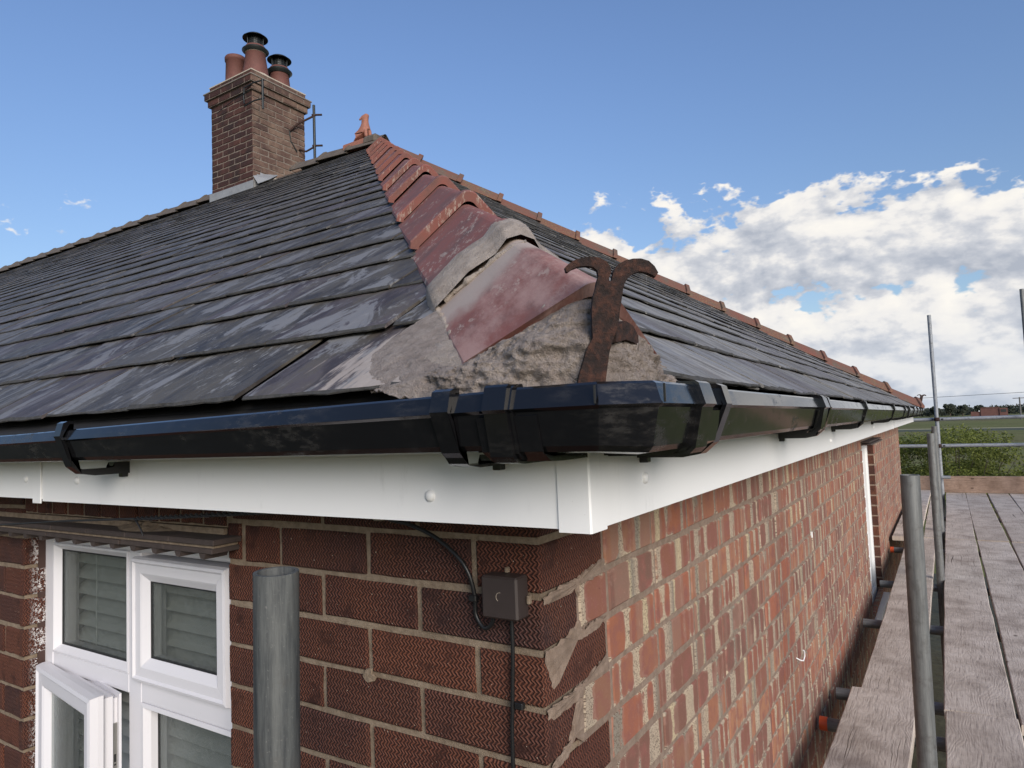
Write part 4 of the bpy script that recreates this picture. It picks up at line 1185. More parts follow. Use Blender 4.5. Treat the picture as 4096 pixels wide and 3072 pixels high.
def gutters():
    mb = MB(); mb.sweep([secA(-4.6, dz=gz(-4.6)), secA(-1.0, dz=gz(-1)), secA(0.11)]); mb.build('gutter_run', M['gut'], gutter)
    mb = MB(); mb.sweep([secB(-0.10), secB(0.80), ]); mb.build('gutter_run', M['gut'], gutter)
    mb = MB(); mb.sweep([secB(0.802, dz=-0.0005), secB(2.6, dz=-0.004), secB(5.02, dz=-0.006)]); mb.build('gutter_run', M['gut'], gutter)
    mb = MB(); mb.sweep([secB(5.022, dz=-0.006), secB(L+A_+0.11, dz=-0.005)]); mb.build('gutter_run', M['gut'], gutter)
    # chamfered corner angle
    PR = prof_off(0.0024)+G_IN; s0 = []; s1 = []; s2 = []; s3 = []
    for d, z in PR:
        c = 0.044*(max(d, 0)/0.115)
        zu = z+(0.0035 if z < 0.16 else 0); s0.append(Vector((0.118, -A_-d, zu))); s1.append(Vector((A_+d-c, -A_-d, zu))); s2.append(Vector((A_+d, -A_-d+c, z))); s3.append(Vector((A_+d, -0.112, z)))
    mb = MB(); mb.sweep([s0, s1, s2, s3]); mb.build('gutter_corner_angle', M['gut'], gutter)
    # moulded ribs where the angle turns
    mb = MB()
    for (x, y, ex, ey) in ((A_+0.115-0.046, -A_-0.1188, 1, 0), (A_+0.1188, -A_-0.115+0.047, 0, 1)):
        mb = MB(); mb.bevbox(x-0.0012, x+0.0012, y-0.0002, y+0.0012, 0.186, 0.204, 0.0003); mb.build('angle_rib', M['gut'], gutter)
    # straps (union clips): band round the outside
    def strap(fn, a, b, o, top=0.0045):
        P = prof_off(o); mb = MB()
        out = P[3:]; 
        inn = prof_off(0.0)[3:]
        poly = out+[(0.094, 0.2075+top), (0.090, 0.2035)]+[(d-0.0015, z+0.0008) for d, z in inn[::-1]]
        mb2 = MB()
        secs = [[fn(s, d, z) for d, z in poly] for s in (a, b)]
        mb2.sweep(secs); return mb2
    fa = lambda s, d, z: Vector((s, -A_-d, z)); fb = lambda s, d, z: Vector((A_+d, s, z))
    for fn, a, b, o in ((fa, 0.106, 0.134, 0.009), (fa, 0.134, 0.1385, 0.0058), (fb, -0.116, -0.074, 0.009), (fb, -0.122, -0.116, 0.0055), (fb, 0.775, 0.812, 0.009), (fb, 0.768, 0.775, 0.0055), (fb, 0.812, 0.86, 0.006), (fb, 4.98, 5.06, 0.009)):
        strap(fn, a, b, o).build('union_strap', M['gut'], gutter)
    # union bodies reaching under to the fascia
    for fn, a, b in ((fa, 0.092, 0.165), (fb, -0.125, -0.02), (fb, 0.74, 0.86)):
        mb = MB(); poly = [(0.0, 0.1365), (0.0, 0.1300), (0.06, 0.1300), (0.086, 0.131), (0.098, 0.1415), (0.108, 0.178), (0.105, 0.178), (0.094, 0.1395), (0.08, 0.1360)]
        mb.sweep([[fn(s, d+(0.006 if d > 0.09 else 0), z) for d, z in poly] for s in (a, b)]); mb.build('union_body', M['gut'], gutter)
    # support brackets
    def bracket(fn, s, w=0.011, low=0.114, solid=False, dz=0.0):
        mb = MB()
        outer = [(0.0, low), (0.062, low), (0.084, low+0.004), (0.101, low+0.018), (0.109, low+0.038), (0.1185, 0.182), (0.1205, 0.186), (0.1145, 0.2085), (0.1080, 0.2115), (0.098, 0.2115), (0.0975, 0.2065), (0.1045, 0.2065), (0.1155, 0.1860), (0.1110, 0.1810), (0.1015, 0.1445), (0.095, 0.1362)]
        if not solid: outer += [(0.088, 0.1285), (0.082, 0.1262), (0.032, 0.1262), (0.028, 0.1285), (0.028, 0.1358), (0.0, 0.1358)]
        else: outer += [(0.0, 0.1362)]
        bm = bmesh.new(); f0 = [bm.verts.new(fn(s-w, d, z+dz)) for d, z in outer]; f1 = [bm.verts.new(fn(s+w, d, z+dz)) for d, z in outer]
        bm.faces.new(f0); bm.faces.new(f1[::-1]); n = len(f0)
        for i in range(n): bm.faces.new((f0[i], f0[(i+1) % n], f1[(i+1) % n], f1[i]))
        bmesh.ops.triangulate(bm, faces=[f for f in bm.faces if len(f.verts) > 4]); bmesh.ops.recalc_face_normals(bm, faces=bm.faces[:])
        me = bpy.data.meshes.new('gutter_bracket'); bm.to_mesh(me); bm.free(); me.materials.append(M['gut'])
        br = link(me, 'gutter_bracket', gutter)
        bb = MB(); m_ = low-0.004
        a = fn(s, 0.006, m_+dz); bb.bevbox(a.x-0.006, a.x+0.006, a.y-0.006, a.y+0.006, m_+dz-0.003, m_+dz+0.006, 0.001)
        bb.build('bracket_lug', M['gut'], gutter)
    bracket(fa, -0.797, dz=gz(-0.797)); bracket(fa, -1.75, dz=gz(-1.75)); bracket(fa, 0.047, 0.0125, 0.123)
    bracket(fb, -0.005, 0.0125, 0.121, True)
    for y in (0.886, 1.78, 3.28, 4.42, 5.14, 5.95, 6.85, 7.7, 8.45): bracket(fb, y, 0.0115, 0.115, True)
    # dried cement splash and strap end inside
gutters()

# ------------------------------------------------------------------ window on the dark wall
def ring(mb, x0, x1, z0, z1, prof, back, mi=0, gap=0.00025):
    """mitred rectangular frame in the xz plane; prof = [(inset, y)] from outside inwards; back = y of the back"""
    P = prof+[(prof[-1][0], back), (prof[0][0], back)]
    n = len(P)
    def cor(k, ins):
        return [(x0+ins, z0+ins), (x1-ins, z0+ins), (x1-ins, z1-ins), (x0+ins, z1-ins)][k]
    for k in range(4):
        a = []; b = []
        for ins, y in P:
            c0 = cor(k, ins); c1 = cor((k+1) % 4, ins)
            dx, dz = c1[0]-c0[0], c1[1]-c0[1]; ln = sqrt(dx*dx+dz*dz); dx, dz = dx/ln*gap, dz/ln*gap
            a.append(Vector((c0[0]+dx, y, c0[1]+dz))); b.append(Vector((c1[0]-dx, y, c1[1]-dz)))
        mb.sweep([a, b], closed=True, mi=mi)
YF = 0.054
def window_front():
    win = part('window', (0, 0, 0))
    fr = MB()
    # outer frame
    ring(fr, WL+0.001, WR-0.001, WBOT, WTOP, [(0, YF), (0.040, YF), (0.044, YF+0.004)], YF+0.065)
    # mullion and transoms
    fr.bevbox(-1.196, -1.142, YF+0.0004, YF+0.064, WBOT+0.044, WTOP-0.044, 0.002)
    fr.bevbox(WL+0.045, -1.1965, YF+0.0004, YF+0.064, -0.437, -0.392, 0.002)
    fr.bevbox(-1.1415, WR-0.045, YF+0.0004, YF+0.064, -0.448, -0.392, 0.002)
    fo = fr.build('window_frame', M['frame'], win)
    # glazing beads
    b = MB(); ring(b, WL+0.044, -1.1965, -0.3915, WTOP-0.0445, [(0, YF-0.001), (0.005, YF-0.002), (0.019, YF+0.014)], YF+0.05)
    b.build('glazing_bead', M['frame'], win)
    b = MB(); ring(b, -1.1415, WR-0.0455, WBOT+0.045, -0.4485, [(0, YF-0.001), (0.010, YF-0.002), (0.020, YF+0.012)], YF+0.05)
    b.build('glazing_bead', M['frame'], win)
    def pane(x0, x1, z0, z1, y, par=win):
        p = MB(); p.box(x0, x1, y, y+0.006, z0, z1); p.build('window_pane', M['glass'], par)
        q = MB(); ring(q, x0-0.001, x1+0.001, z0-0.001, z1+0.001, [(0, y-0.002), (0.005, y-0.0015)], y+0.004); q.build('pane_gasket', M['gasket'], par)
    pane(WL+0.063, -1.2155, -0.3725, -0.1185, YF+0.016)
    pane(-1.1225, WR-0.064, WBOT+0.065, -0.4675, YF+0.030)
    # closed top-hung vent sash standing proud
    sash = MB(); ring(sash, -1.163, -0.796, -0.3985, -0.108, [(0, YF-0.003), (0.004, YF-0.013), (0.010, YF-0.015), (0.015, YF-0.010), (0.036, YF-0.010), (0.040, YF-0.008), (0.056, YF+0.003)], YF+0.03)
    sp = sash.build('vent_sash', M['frame'], win)
    pane(-1.1075, -0.8515, -0.343, -0.1635, YF+0.006)
    # side-hung sash, ajar
    hinge = Matrix.Translation((-1.603, YF-0.012, 0)) @ Matrix.Rotation(radians(-8.3), 4, 'Z')
    sa = empty('open_sash', parent=house, matrix=HM @ hinge)
    W_ = 0.412; zt = -0.421; zb2 = WBOT+0.02
    s2 = MB(); ring(s2, 0, W_, zb2, zt, [(0, 0.0), (0.003, -0.016), (0.012, -0.019), (0.018, -0.014), (0.046, -0.014), (0.052, -0.010), (0.064, 0.002)], 0.012)
    s2.build('sash_frame', M['frame'], sa)
    s3 = MB(); ring(s3, 0.012, W_-0.012, zb2+0.012, zt-0.012, [(0, 0.014), (0.004, 0.0135), (0.060, 0.0135)], 0.036); ring(s3, 0.016, W_-0.020, zb2+0.02, zt-0.020, [(0, 0.0365), (0.052, 0.0365)], 0.048); ring(s3, 0.006, W_-0.010, zb2+0.008, zt-0.010, [(0, 0.0485), (0.06, 0.0485)], 0.054)
    s3.build('sash_inner_profile', M['frame'], sa)
    g2 = MB(); ring(g2, 0.006, W_-0.005, zb2+0.006, zt-0.006, [(0, 0.0122), (0.006, 0.0122)], 0.0139); g2.build('sash_gasket', M['gasket'], sa)
    p = MB(); p.box(0.062, W_-0.062, 0.004, 0.009, zb2+0.062, zt-0.062); p.build('sash_glass', M['glass'], sa)
    lk = MB(); lk.bevbox(W_-0.0205, W_-0.0185, 0.038, 0.0475, zt-0.42, zt-0.078, 0.0004); lk.build('lock_strip', M['steel'], sa)
    lk = MB()
    for zz in (0.095, 0.205): lk.lathe([(0, 0.002), (0.003, 0.0016), (0.0032, 0)], (0, 0, 0), 10)
    # dark slots in the lock strip
    lk = MB()
    for z0, z1 in ((0.150, 0.168), (0.172, 0.176), (0.188, 0.196)): lk.box(W_-0.0186, W_-0.0180, 0.0405, 0.0450, zt-z1, zt-z0)
    lk.build('lock_slots', M['gasket'], sa)
    # brown seal strip down the left side
    b = MB(); b.box(WL-0.0035, WL+0.0008, 0.036, YF+0.06, WBOT, WTOP); b.build('jamb_seal', M['darkwood'], win)
    # the room behind
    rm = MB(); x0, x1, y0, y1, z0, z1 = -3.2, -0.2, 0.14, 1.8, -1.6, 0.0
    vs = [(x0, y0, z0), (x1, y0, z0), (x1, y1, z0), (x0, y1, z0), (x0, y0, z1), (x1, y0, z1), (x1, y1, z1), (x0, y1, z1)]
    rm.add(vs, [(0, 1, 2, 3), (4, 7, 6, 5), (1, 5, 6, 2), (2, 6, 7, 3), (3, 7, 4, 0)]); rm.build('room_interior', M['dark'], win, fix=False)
    b = MB(); b.box(WL, WR, -0.02, YF+0.06, WBOT-0.03, WBOT-0.001); b.build('window_sill', M['creasing'], win)
window_front()

def blind():
    root = empty('venetian_blind', (-1.175, 0.138, -1.25), 'pale grey slatted blind hanging behind the obscured glass of the front window', 'blind')
    mb = MB(); mb.bevbox(-0.425, 0.425, -0.012, 0.012, -0.006, 0.006, 0.003)
    hd = MB(); hd.bevbox(-0.43, 0.43, -0.02, 0.02, 1.17, 1.195, 0.003); hd.build('head_rail', M['blind'], root)
    sl = MB(); secs = []
    for x in (-0.425, 0.425): secs.append([Vector((x, -0.021, -0.015)), Vector((x, -0.008, -0.003)), Vector((x, 0.008, 0.008)), Vector((x, 0.021, 0.014)), Vector((x, 0.021, 0.0134)), Vector((x, 0.008, 0.0074)), Vector((x, -0.008, -0.0036)), Vector((x, -0.021, -0.0156))])
    sl.sweep(secs); me = sl.mesh('slat', M['blind'])
    for i in range(27): link(me, 'slat', root, (0, 0, 1.145-i*0.0425))
    co = MB()
    for x in (-0.3, 0.3): co.tube([(x, -0.02, 0), (x, -0.02, 1.17)], 0.0012, 6)
    co.build('ladder_cord', M['blind'], root)
blind()

# tile creasing over the window
def creasing():
    cr = part('window_creasing')
    x = -0.688; i = 0
    rs = random.Random(5)
    while x > -2.05:
        w = 0.165 if i else 0.15
        mb = MB(); mb.bevbox(x-w+0.002, x, -0.060+rs.uniform(-0.002, 0.002), 0.004, -0.0385, -0.0275, 0.0015)
        mb.build('creasing_tile', M['creasing'], cr); x -= w; i += 1
    x = -0.692; i = 0
    while x > -2.05:
        w = 0.165
        sec = MB()
        sec.bevbox(x-w+0.002, x, -0.060+rs.uniform(-0.002, 0.002), 0.004, -0.0545, -0.0445, 0.0012)
        for k in range(2):
            cx = x-0.032-k*0.082
            sec.prism([(-0.012, 0.0), (-0.007, -0.0095), (0.005, -0.011), (0.010, 0.0)], (cx, -0.058, -0.0548), X, Z, Y, 0, 0.05)
        sec.build('creasing_tile', M['creasing'], cr); x -= w
    mb = MB(); mb.box(-2.05, -0.696, -0.053, 0.004, -0.0442, -0.0388); mb.box(-2.05, -0.735, -0.004, 0.0045, -0.0272, -0.015)
    mb.build('creasing_mortar', M['mortarA'], cr)
    # rubbed mortar on the tiles
    vs = []; fs = []; n = 46
    for j in range(7):
        for i in range(n+1):
            u = i/n; xx = -1.13+0.24*u; yy = -0.005-0.042*(j/6)*max(0.2, sin(pi*u))
            zz = -0.0268+max(0, 0.012*(1-j/6)*sin(pi*u)*(1+0.8*fbm((xx*60, yy*60, 0), 4)))
            vs.append((xx, yy, zz))
    for j in range(6):
        for i in range(n): a = j*(n+1)+i; fs.append((a, a+1, a+n+2, a+n+1))
    mb = MB(); mb.add(vs, fs, smooth=True); mb.build('mortar_lump', M['mortarA'], cr)
creasing()

# ------------------------------------------------------------------ window on the red wall
def window_side():
    win = part('side_window')
    x = -0.030
    mb = MB()
    def ringB(mb, y0, y1, z0, z1, prof, back):
        tmp = MB(); ring(tmp, y0, y1, z0, z1, prof, back)
        mb.add([Vector((-v[1], v[0], v[2])) for v in tmp.v], tmp.f)
    ringB(mb, WB0+0.002, WB1-0.002, WBB, WBT, [(0, 0.046), (0.05, 0.046), (0.055, 0.06)], 0.098); mb.build('window_frame', M['white'], win)
    mb = MB(); mb.bevbox(-0.095, -0.0465, 4.84, 4.90, WBB+0.056, WBT-0.056, 0.003); mb.build('window_mullion', M['white'], win)
    mb = MB(); ringB(mb, WB0+0.03, 4.85, WBB+0.03, WBT-0.03, [(0, 0.045), (0.005, 0.034), (0.04, 0.034), (0.06, 0.055)], 0.07); mb.build('casement_sash', M['white'], win)
    mb = MB(); mb.box(-0.085, -0.079, WB0+0.08, WB1-0.05, WBB+0.05, WBT-0.05); mb.build('window_pane', M['glass'], win)
    mb = MB(); mb.box(-0.6, -0.12, WB0, WB1, WBB, WBT); mb.build('room_interior', M['dark'], win)
    mb = MB(); mb.bevbox(-0.095, 0.045, WB0-0.02, WB1+0.02, WBB-0.03, WBB-0.001, 0.004); mb.build('window_sill', M['white'], win)
    mb = MB()
    for i in range(5):
        mb = MB(); mb.bevbox(-0.05, 0.062, WB0-0.04+i*0.19, WB0-0.04+i*0.19+0.186, -0.050, -0.040, 0.002); mb.build('creasing_tile', M['creasing'], win)
        mb = MB(); mb.bevbox(-0.05, 0.055, WB0-0.05+i*0.19, WB0-0.05+i*0.19+0.186, -0.034, -0.024, 0.002); mb.build('creasing_tile', M['creasing'], win)
window_side()

# ------------------------------------------------------------------ chimney
CHX, CHY, CHW = -6.18, 4.20, 0.80
def chimney():
    ch = part('chimney')
    CH = PieceSet(); h = 0.0765; j = 0.010; z0 = 2.85; ztop = 4.275
    x0, x1, y0, y1 = CHX-CHW, CHX, CHY, CHY+CHW-0.01
    mA = Matrix.Identity(4)
    nrow = int(round((ztop-z0)/h))
    h = (ztop-z0)/nrow
    rs = random.Random(9)
    def face(kind, xs, z, hb, out=0.0):
        for a, b in zip(xs, xs[1:]):
            lb = b-a-j
            if lb < 0.02: continue
            key = (kind == 'B', round(lb, 3), round(hb, 3), rs.randrange(3))
            if kind == 'A':
                m = Matrix.Translation((a+j/2, y0-out+rs.gauss(0, 0.0015), z+j/2)); w = Vector(((a+b)/2, y0, z)); n = -Y; mt = M['chimA']
            elif kind == 'B':
                m = Matrix.Translation((x1+out+rs.gauss(0, 0.0015), a+j/2, z+j/2)) @ RB; w = Vector((x1, (a+b)/2, z)); n = X; mt = M['chimB']
            elif kind == 'C':
                m = Matrix.Translation((b-j/2, y1+out, z+j/2)) @ Matrix.Rotation(pi, 4, 'Z'); w = None; mt = M['chimA']
            else:
                m = Matrix.Translation((x0-out, b-j/2, z+j/2)) @ Matrix.Rotation(-pi/2, 4, 'Z'); w = None; mt = M['chimA']
            sc = wscore(w, n, lb*hb) if w is not None else -1
            if w is not None and z < 3.05: sc = -1
            CH.add(key, (lambda lb=lb, hb=hb: brick_verts(round(lb, 4), round(hb, 4), 0.035, int(lb*999), 0.003, 0.006)), m, mt, 'C', sc)
    def joints(a, b, odd, e=0.0):
        xs = [a-e]; x = a-e+(0.1125 if odd else 0.225)
        while x < b+e-0.06: xs.append(x); x += 0.225
        xs.append(b+e); return xs
    for r in range(nrow):
        z = z0+h*r
        face('A', joints(x0, x1, r % 2), z, h-j); face('B', joints(y0, y1, 1-r % 2), z, h-j)
        face('C', joints(x0, x1, r % 2), z, h-j); face('D', joints(y0, y1, 1-r % 2), z, h-j)
    z = ztop
    for (o, hb) in ((0.030, 0.082), (0.058, 0.082)):
        for kind, a, b in (('A', x0, x1), ('B', y0, y1), ('C', x0, x1), ('D', y0, y1)): face(kind, joints(a, b, o > 0.04, o), z, hb-j, o)
        z += hb
    z2 = z+0.082
    for kind, a, b in (('A', x0, x1), ('B', y0, y1), ('C', x0, x1), ('D', y0, y1)): face(kind, joints(a, b, 0, 0.012), z, 0.082-j, 0.012)
    CH.flush(230, {'C': ch}, 'brick', 'rear_bricks')
    mb = MB(); e = 0.006
    mb.box(x0+e, x1-e, y0+e, y1-e, z0-0.2, ztop); mb.box(x0-0.024, x1+0.024, y0-0.024, y1+0.024, ztop, ztop+0.081); mb.box(x0-0.052, x1+0.052, y0-0.052, y1+0.052, ztop+0.081, z)
    mb.box(x0-0.006, x1+0.006, y0-0.006, y1+0.006, z, z2); mb.build('mortar_core', M['chimM'], ch)
    # weathered oversailing slab edge and the sloped cement flaunching on top
    mb = MB(); mb.bevbox(x0-0.066, x1+0.066, y0-0.066, y1+0.066, z-0.012, z+0.006, 0.004); mb.build('cap_course', M['cap'], ch)
    vs = []; n = 9; cx, cy = (x0+x1)/2, (y0+y1)/2
    mb = MB(); a, b = 0.41, 0.30
    lo = [Vector((cx+sx*a, cy+sy*a, z2-0.002)) for sx, sy in ((-1, -1), (1, -1), (1, 1), (-1, 1))]
    mi = [Vector((cx+sx*a, cy+sy*a, z2+0.012)) for sx, sy in ((-1, -1), (1, -1), (1, 1), (-1, 1))]
    hi = [Vector((cx+sx*b, cy+sy*b, z2+0.065)) for sx, sy in ((-1, -1), (1, -1), (1, 1), (-1, 1))]
    mb.sweep([lo, mi, hi]); mb.build('flaunching', M['cream'], ch)
    # pots
    zb = z2+0.01
    def pot(px, py, rb, rtop, hgt, cowl, band=True):
        p = empty('chimney_pot', parent=house, matrix=HM @ Matrix.Translation((px, py, zb)))
        mb = MB(); mb.lathe([(rb+0.008, 0), (rb, 0.05), (rtop, hgt-0.06), (rtop+0.012, hgt-0.055), (rtop+0.014, hgt-0.015), (rtop+0.006, hgt), (rtop-0.02, hgt), (rtop-0.022, hgt-0.2)], (0, 0, 0), 26)
        mb.build('pot_body', M['pot'], p)
        mb = MB(); mb.lathe([(rb+0.03, 0.0), (rb+0.018, 0.035), (rb-0.005, 0.05)], (0, 0, 0), 20); mb.build('pot_haunching', M['cream'], p)
        if cowl:
            if band:
                mb = MB(); mb.lathe([(rtop+0.006, hgt-0.088), (rtop+0.010, hgt-0.085), (rtop+0.010, hgt-0.072), (rtop+0.006, hgt-0.069)], (0, 0, 0), 24); mb.build('pale_band', M['cream'], p)
            q = hgt
            mb = MB(); mb.lathe([(rtop+0.012, q-0.085), (rtop+0.046, q-0.050), (rtop+0.046, q-0.046), (rtop+0.004, q-0.012), (rtop-0.03, q+0.002)], (0, 0, 0), 28)
            mb.lathe([(0.0, q+0.172), (0.05, q+0.166), (0.11, q+0.143), (0.150, q+0.112), (0.150, q+0.108), (0.11, q+0.134), (0.0, q+0.150)], (0, 0, 0), 28)
            for k in range(3):
                an = 2*pi*k/3+0.4; mb.tube([(rtop*0.9*cos(an), rtop*0.9*sin(an), q-0.03), (0.105*cos(an), 0.105*sin(an), q+0.14)], 0.007, 6)
            mb.build('cowl', M['cowl'], p)
            ms = MB()
            for k in range(20):
                an = 2*pi*k/20; ms.tube([(0.085*cos(an), 0.085*sin(an), q-0.005), (0.085*cos(an), 0.085*sin(an), q+0.14)], 0.0022, 4, caps=False)
            for zz in (0.02, 0.045, 0.07, 0.095, 0.12):
                ms.tube([(0.085*cos(2*pi*k/20), 0.085*sin(2*pi*k/20), q+zz) for k in range(21)], 0.002, 4, caps=False)
            ms.lathe([(0.078, q), (0.078, q+0.14)], (0, 0, 0), 16)
            ms.build('cowl_mesh', M['cowl'], p)
    pot(-6.38, 4.41, 0.155, 0.112, 0.42, True); pot(-6.42, 4.80, 0.135, 0.112, 0.33, True, False)
    pot(-6.78, 4.42, 0.128, 0.118, 0.42, False); pot(-6.78, 4.80, 0.125, 0.115, 0.34, False)
    # lead flashing: apron on the front and soakers
    mb = MB(); rz = lambda y: H0+S*y
    y = y0-0.012
    mb.add([(x0-0.03, y, rz(y)+0.10), (x1+0.02, y, rz(y)+0.10), (x1+0.02, y, rz(y)-0.02), (x0-0.03, y, rz(y)-0.02),
            (x0-0.05, y-0.20, rz(y-0.20)+0.012), (x1+0.05, y-0.20, rz(y-0.20)+0.012)], [(0, 1, 2, 3), (3, 2, 5, 4)])
    mb.build('lead_apron', M['lead'], ch)
    # stepped flashing up the east side, and crumpled corner
    mb = MB(); x = x1+0.010
    yy = y0; pts_t = []
    for k in range(3):
        ya, yb = y0+k*0.045, y0+(k+1)*0.045
        mb.add([(x, ya, rz(ya)-0.05), (x, yb, rz(ya)-0.05), (x, yb, rz(yb)+0.12), (x, ya, rz(yb)+0.12)], [(0, 1, 2, 3)])
    mb.add([(x, y0-0.01, rz(y0)+0.14), (x+0.10, y0-0.02, rz(y0)+0.02), (x+0.20, y0+0.06, rz(y0)+0.07), (x, y0+0.12, rz(y0)+0.20)], [(0, 1, 2, 3)])
    mb.add([(x, y0+0.12, rz(y0)+0.20), (x+0.20, y0+0.06, rz(y0)+0.07), (x+0.26, y0+0.14, rz(y0)+0.13), (x, y0+0.24, rz(y0)+0.14)], [(0, 1, 2, 3)])
    mb.build('stepped_flashing', M['lead'], ch)
    mb = MB(); mb.bevbox(x1-0.02, x1+0.10, HW-0.02, y1+0.02, rz(HW)-0.05, rz(HW)+0.09, 0.02); mb.build('ridge_fillet', M['cream'], ch)
chimney()

# aerial brackets left on the chimney
def aerials():
    z4 = 4.3
    r = empty('aerial_bracket', (CHX+0.03, CHY-0.02, 4.15), 'black iron aerial bracket lashed to the near top corner of the chimney', 'bracket', 'iron aerial brackets on the chimney')
    mb = MB(); mb.tube([(0.15, 0.03, -0.16), (0.15, 0.03, 0.20)], 0.013, 8); mb.build('mast_stub', M['cowl'], r)
    mb = MB()
    for z in (-0.03, 0.19):
        mb.tube([(0.17, 0.04, z), (0.04, -0.01, z-0.015), (-0.10, -0.035, z-0.05)], 0.009, 6)
    mb.tube([(-0.10, -0.035, -0.05), (-0.12, -0.03, 0.02), (-0.10, -0.035, 0.14)], 0.008, 6); mb.build('bracket_arm', M['cowl'], r)
    mb = MB(); mb.tube([(0.0, -0.04, 0.08), (-0.30, -0.045, 0.045), (-0.62, -0.05, -0.03)], 0.004, 5); mb.build('lashing_wire', M['cowl'], r)
    r = empty('aerial_bracket', (CHX+0.03, 4.93, 3.9), 'rusty aerial bracket with an upright tube on the right side of the chimney', 'bracket', 'iron aerial brackets on the chimney')
    mb = MB(); mb.tube([(0.14, 0.06, -0.27), (0.14, 0.06, 0.44)], 0.017, 8); mb.build('mast_stub', M['cowl'], r)
    mb = MB(); mb.tube([(-0.03, -0.19, 0.06), (0.02, -0.10, 0.17), (0.16, 0.07, 0.31)], 0.014, 6); mb.tube([(-0.02, -0.05, -0.13), (0.05, 0.0, -0.16), (0.16, 0.07, -0.09)], 0.012, 6)
    for z in (0.31, -0.09): mb.tube([(0.12, 0.04, z), (0.22, 0.12, z+0.005)], 0.013, 6)
    mb.build('bracket_arm', M['rust'], r)
    mb = MB(); mb.tube([(-0.035, -0.19, 0.08), (-0.035, -0.17, -0.06), (-0.03, -0.08, -0.17)], 0.012, 5); mb.build('wall_plate', M['cowl'], r)
aerials()

# ------------------------------------------------------------------ seated animal finial on the ridge end
def finial():
    base = Vector((-4.55, HW, H0+S*HW+0.07))
    bm = bmesh.new()
    # (x along the ridge, z up); faces left / skyward, as a sitting hound
    P = [((0.02, 0, 0.02), 0.070), ((0.015, 0, 0.09), 0.066), ((0.040, 0, 0.165), 0.056), ((0.062, 0, 0.230), 0.034), ((0.062, 0, 0.290), 0.042), ((0.100, 0, 0.345), 0.024),
         ((-0.07, 0, 0.03), 0.040), ((-0.13, 0, 0.012), 0.026), ((0.095, 0.035, 0.13), 0.024), ((0.105, 0.035, 0.02), 0.020), ((0.095, -0.035, 0.13), 0.024), ((0.105, -0.035, 0.02), 0.020),
         ((-0.03, 0.060, 0.055), 0.046), ((-0.03, -0.060, 0.055), 0.046), ((0.030, 0.028, 0.300), 0.015), ((0.005, 0.036, 0.270), 0.011), ((0.030, -0.028, 0.300), 0.015), ((0.005, -0.036, 0.270), 0.011)]
    E_ = [(0, 1), (1, 2), (2, 3), (3, 4), (4, 5), (0, 6), (6, 7), (2, 8), (8, 9), (2, 10), (10, 11), (0, 12), (0, 13), (4, 14), (14, 15), (4, 16), (16, 17)]
    me = bpy.data.meshes.new('ridge_finial'); me.from_pydata([p for p, r in P], E_, [])
    o = bpy.data.objects.new('ridge_finial', me); COL.objects.link(o)
    md = o.modifiers.new('skin', 'SKIN')
    for i, (p, r) in enumerate(P): me.skin_vertices[0].data[i].radius = (r, r)
    me.skin_vertices[0].data[0].use_root = True
    o.modifiers.new('sub', 'SUBSURF').levels = 2; o.modifiers['sub'].render_levels = 2
    dg = bpy.context.evaluated_depsgraph_get(); m2 = bpy.data.meshes.new_from_object(o.evaluated_get(dg))
    o.modifiers.clear(); o.data = m2; m2.materials.clear(); m2.materials.append(M['finial'])
    root = empty('roof_finial', base, 'orange terracotta finial of a sitting hound looking up, on the ridge end', 'finial')
    root.scale = (0.92, 0.92, 0.82)
    o.name = 'hound_figure'; o.parent = root; o.location = (0, 0, 0.02)
    mb = MB(); mb.bevbox(-0.24, 0.16, -0.085, 0.085, -0.08, 0.02, 0.02); mb.build('saddle_base', M['finial'], root)
finial()

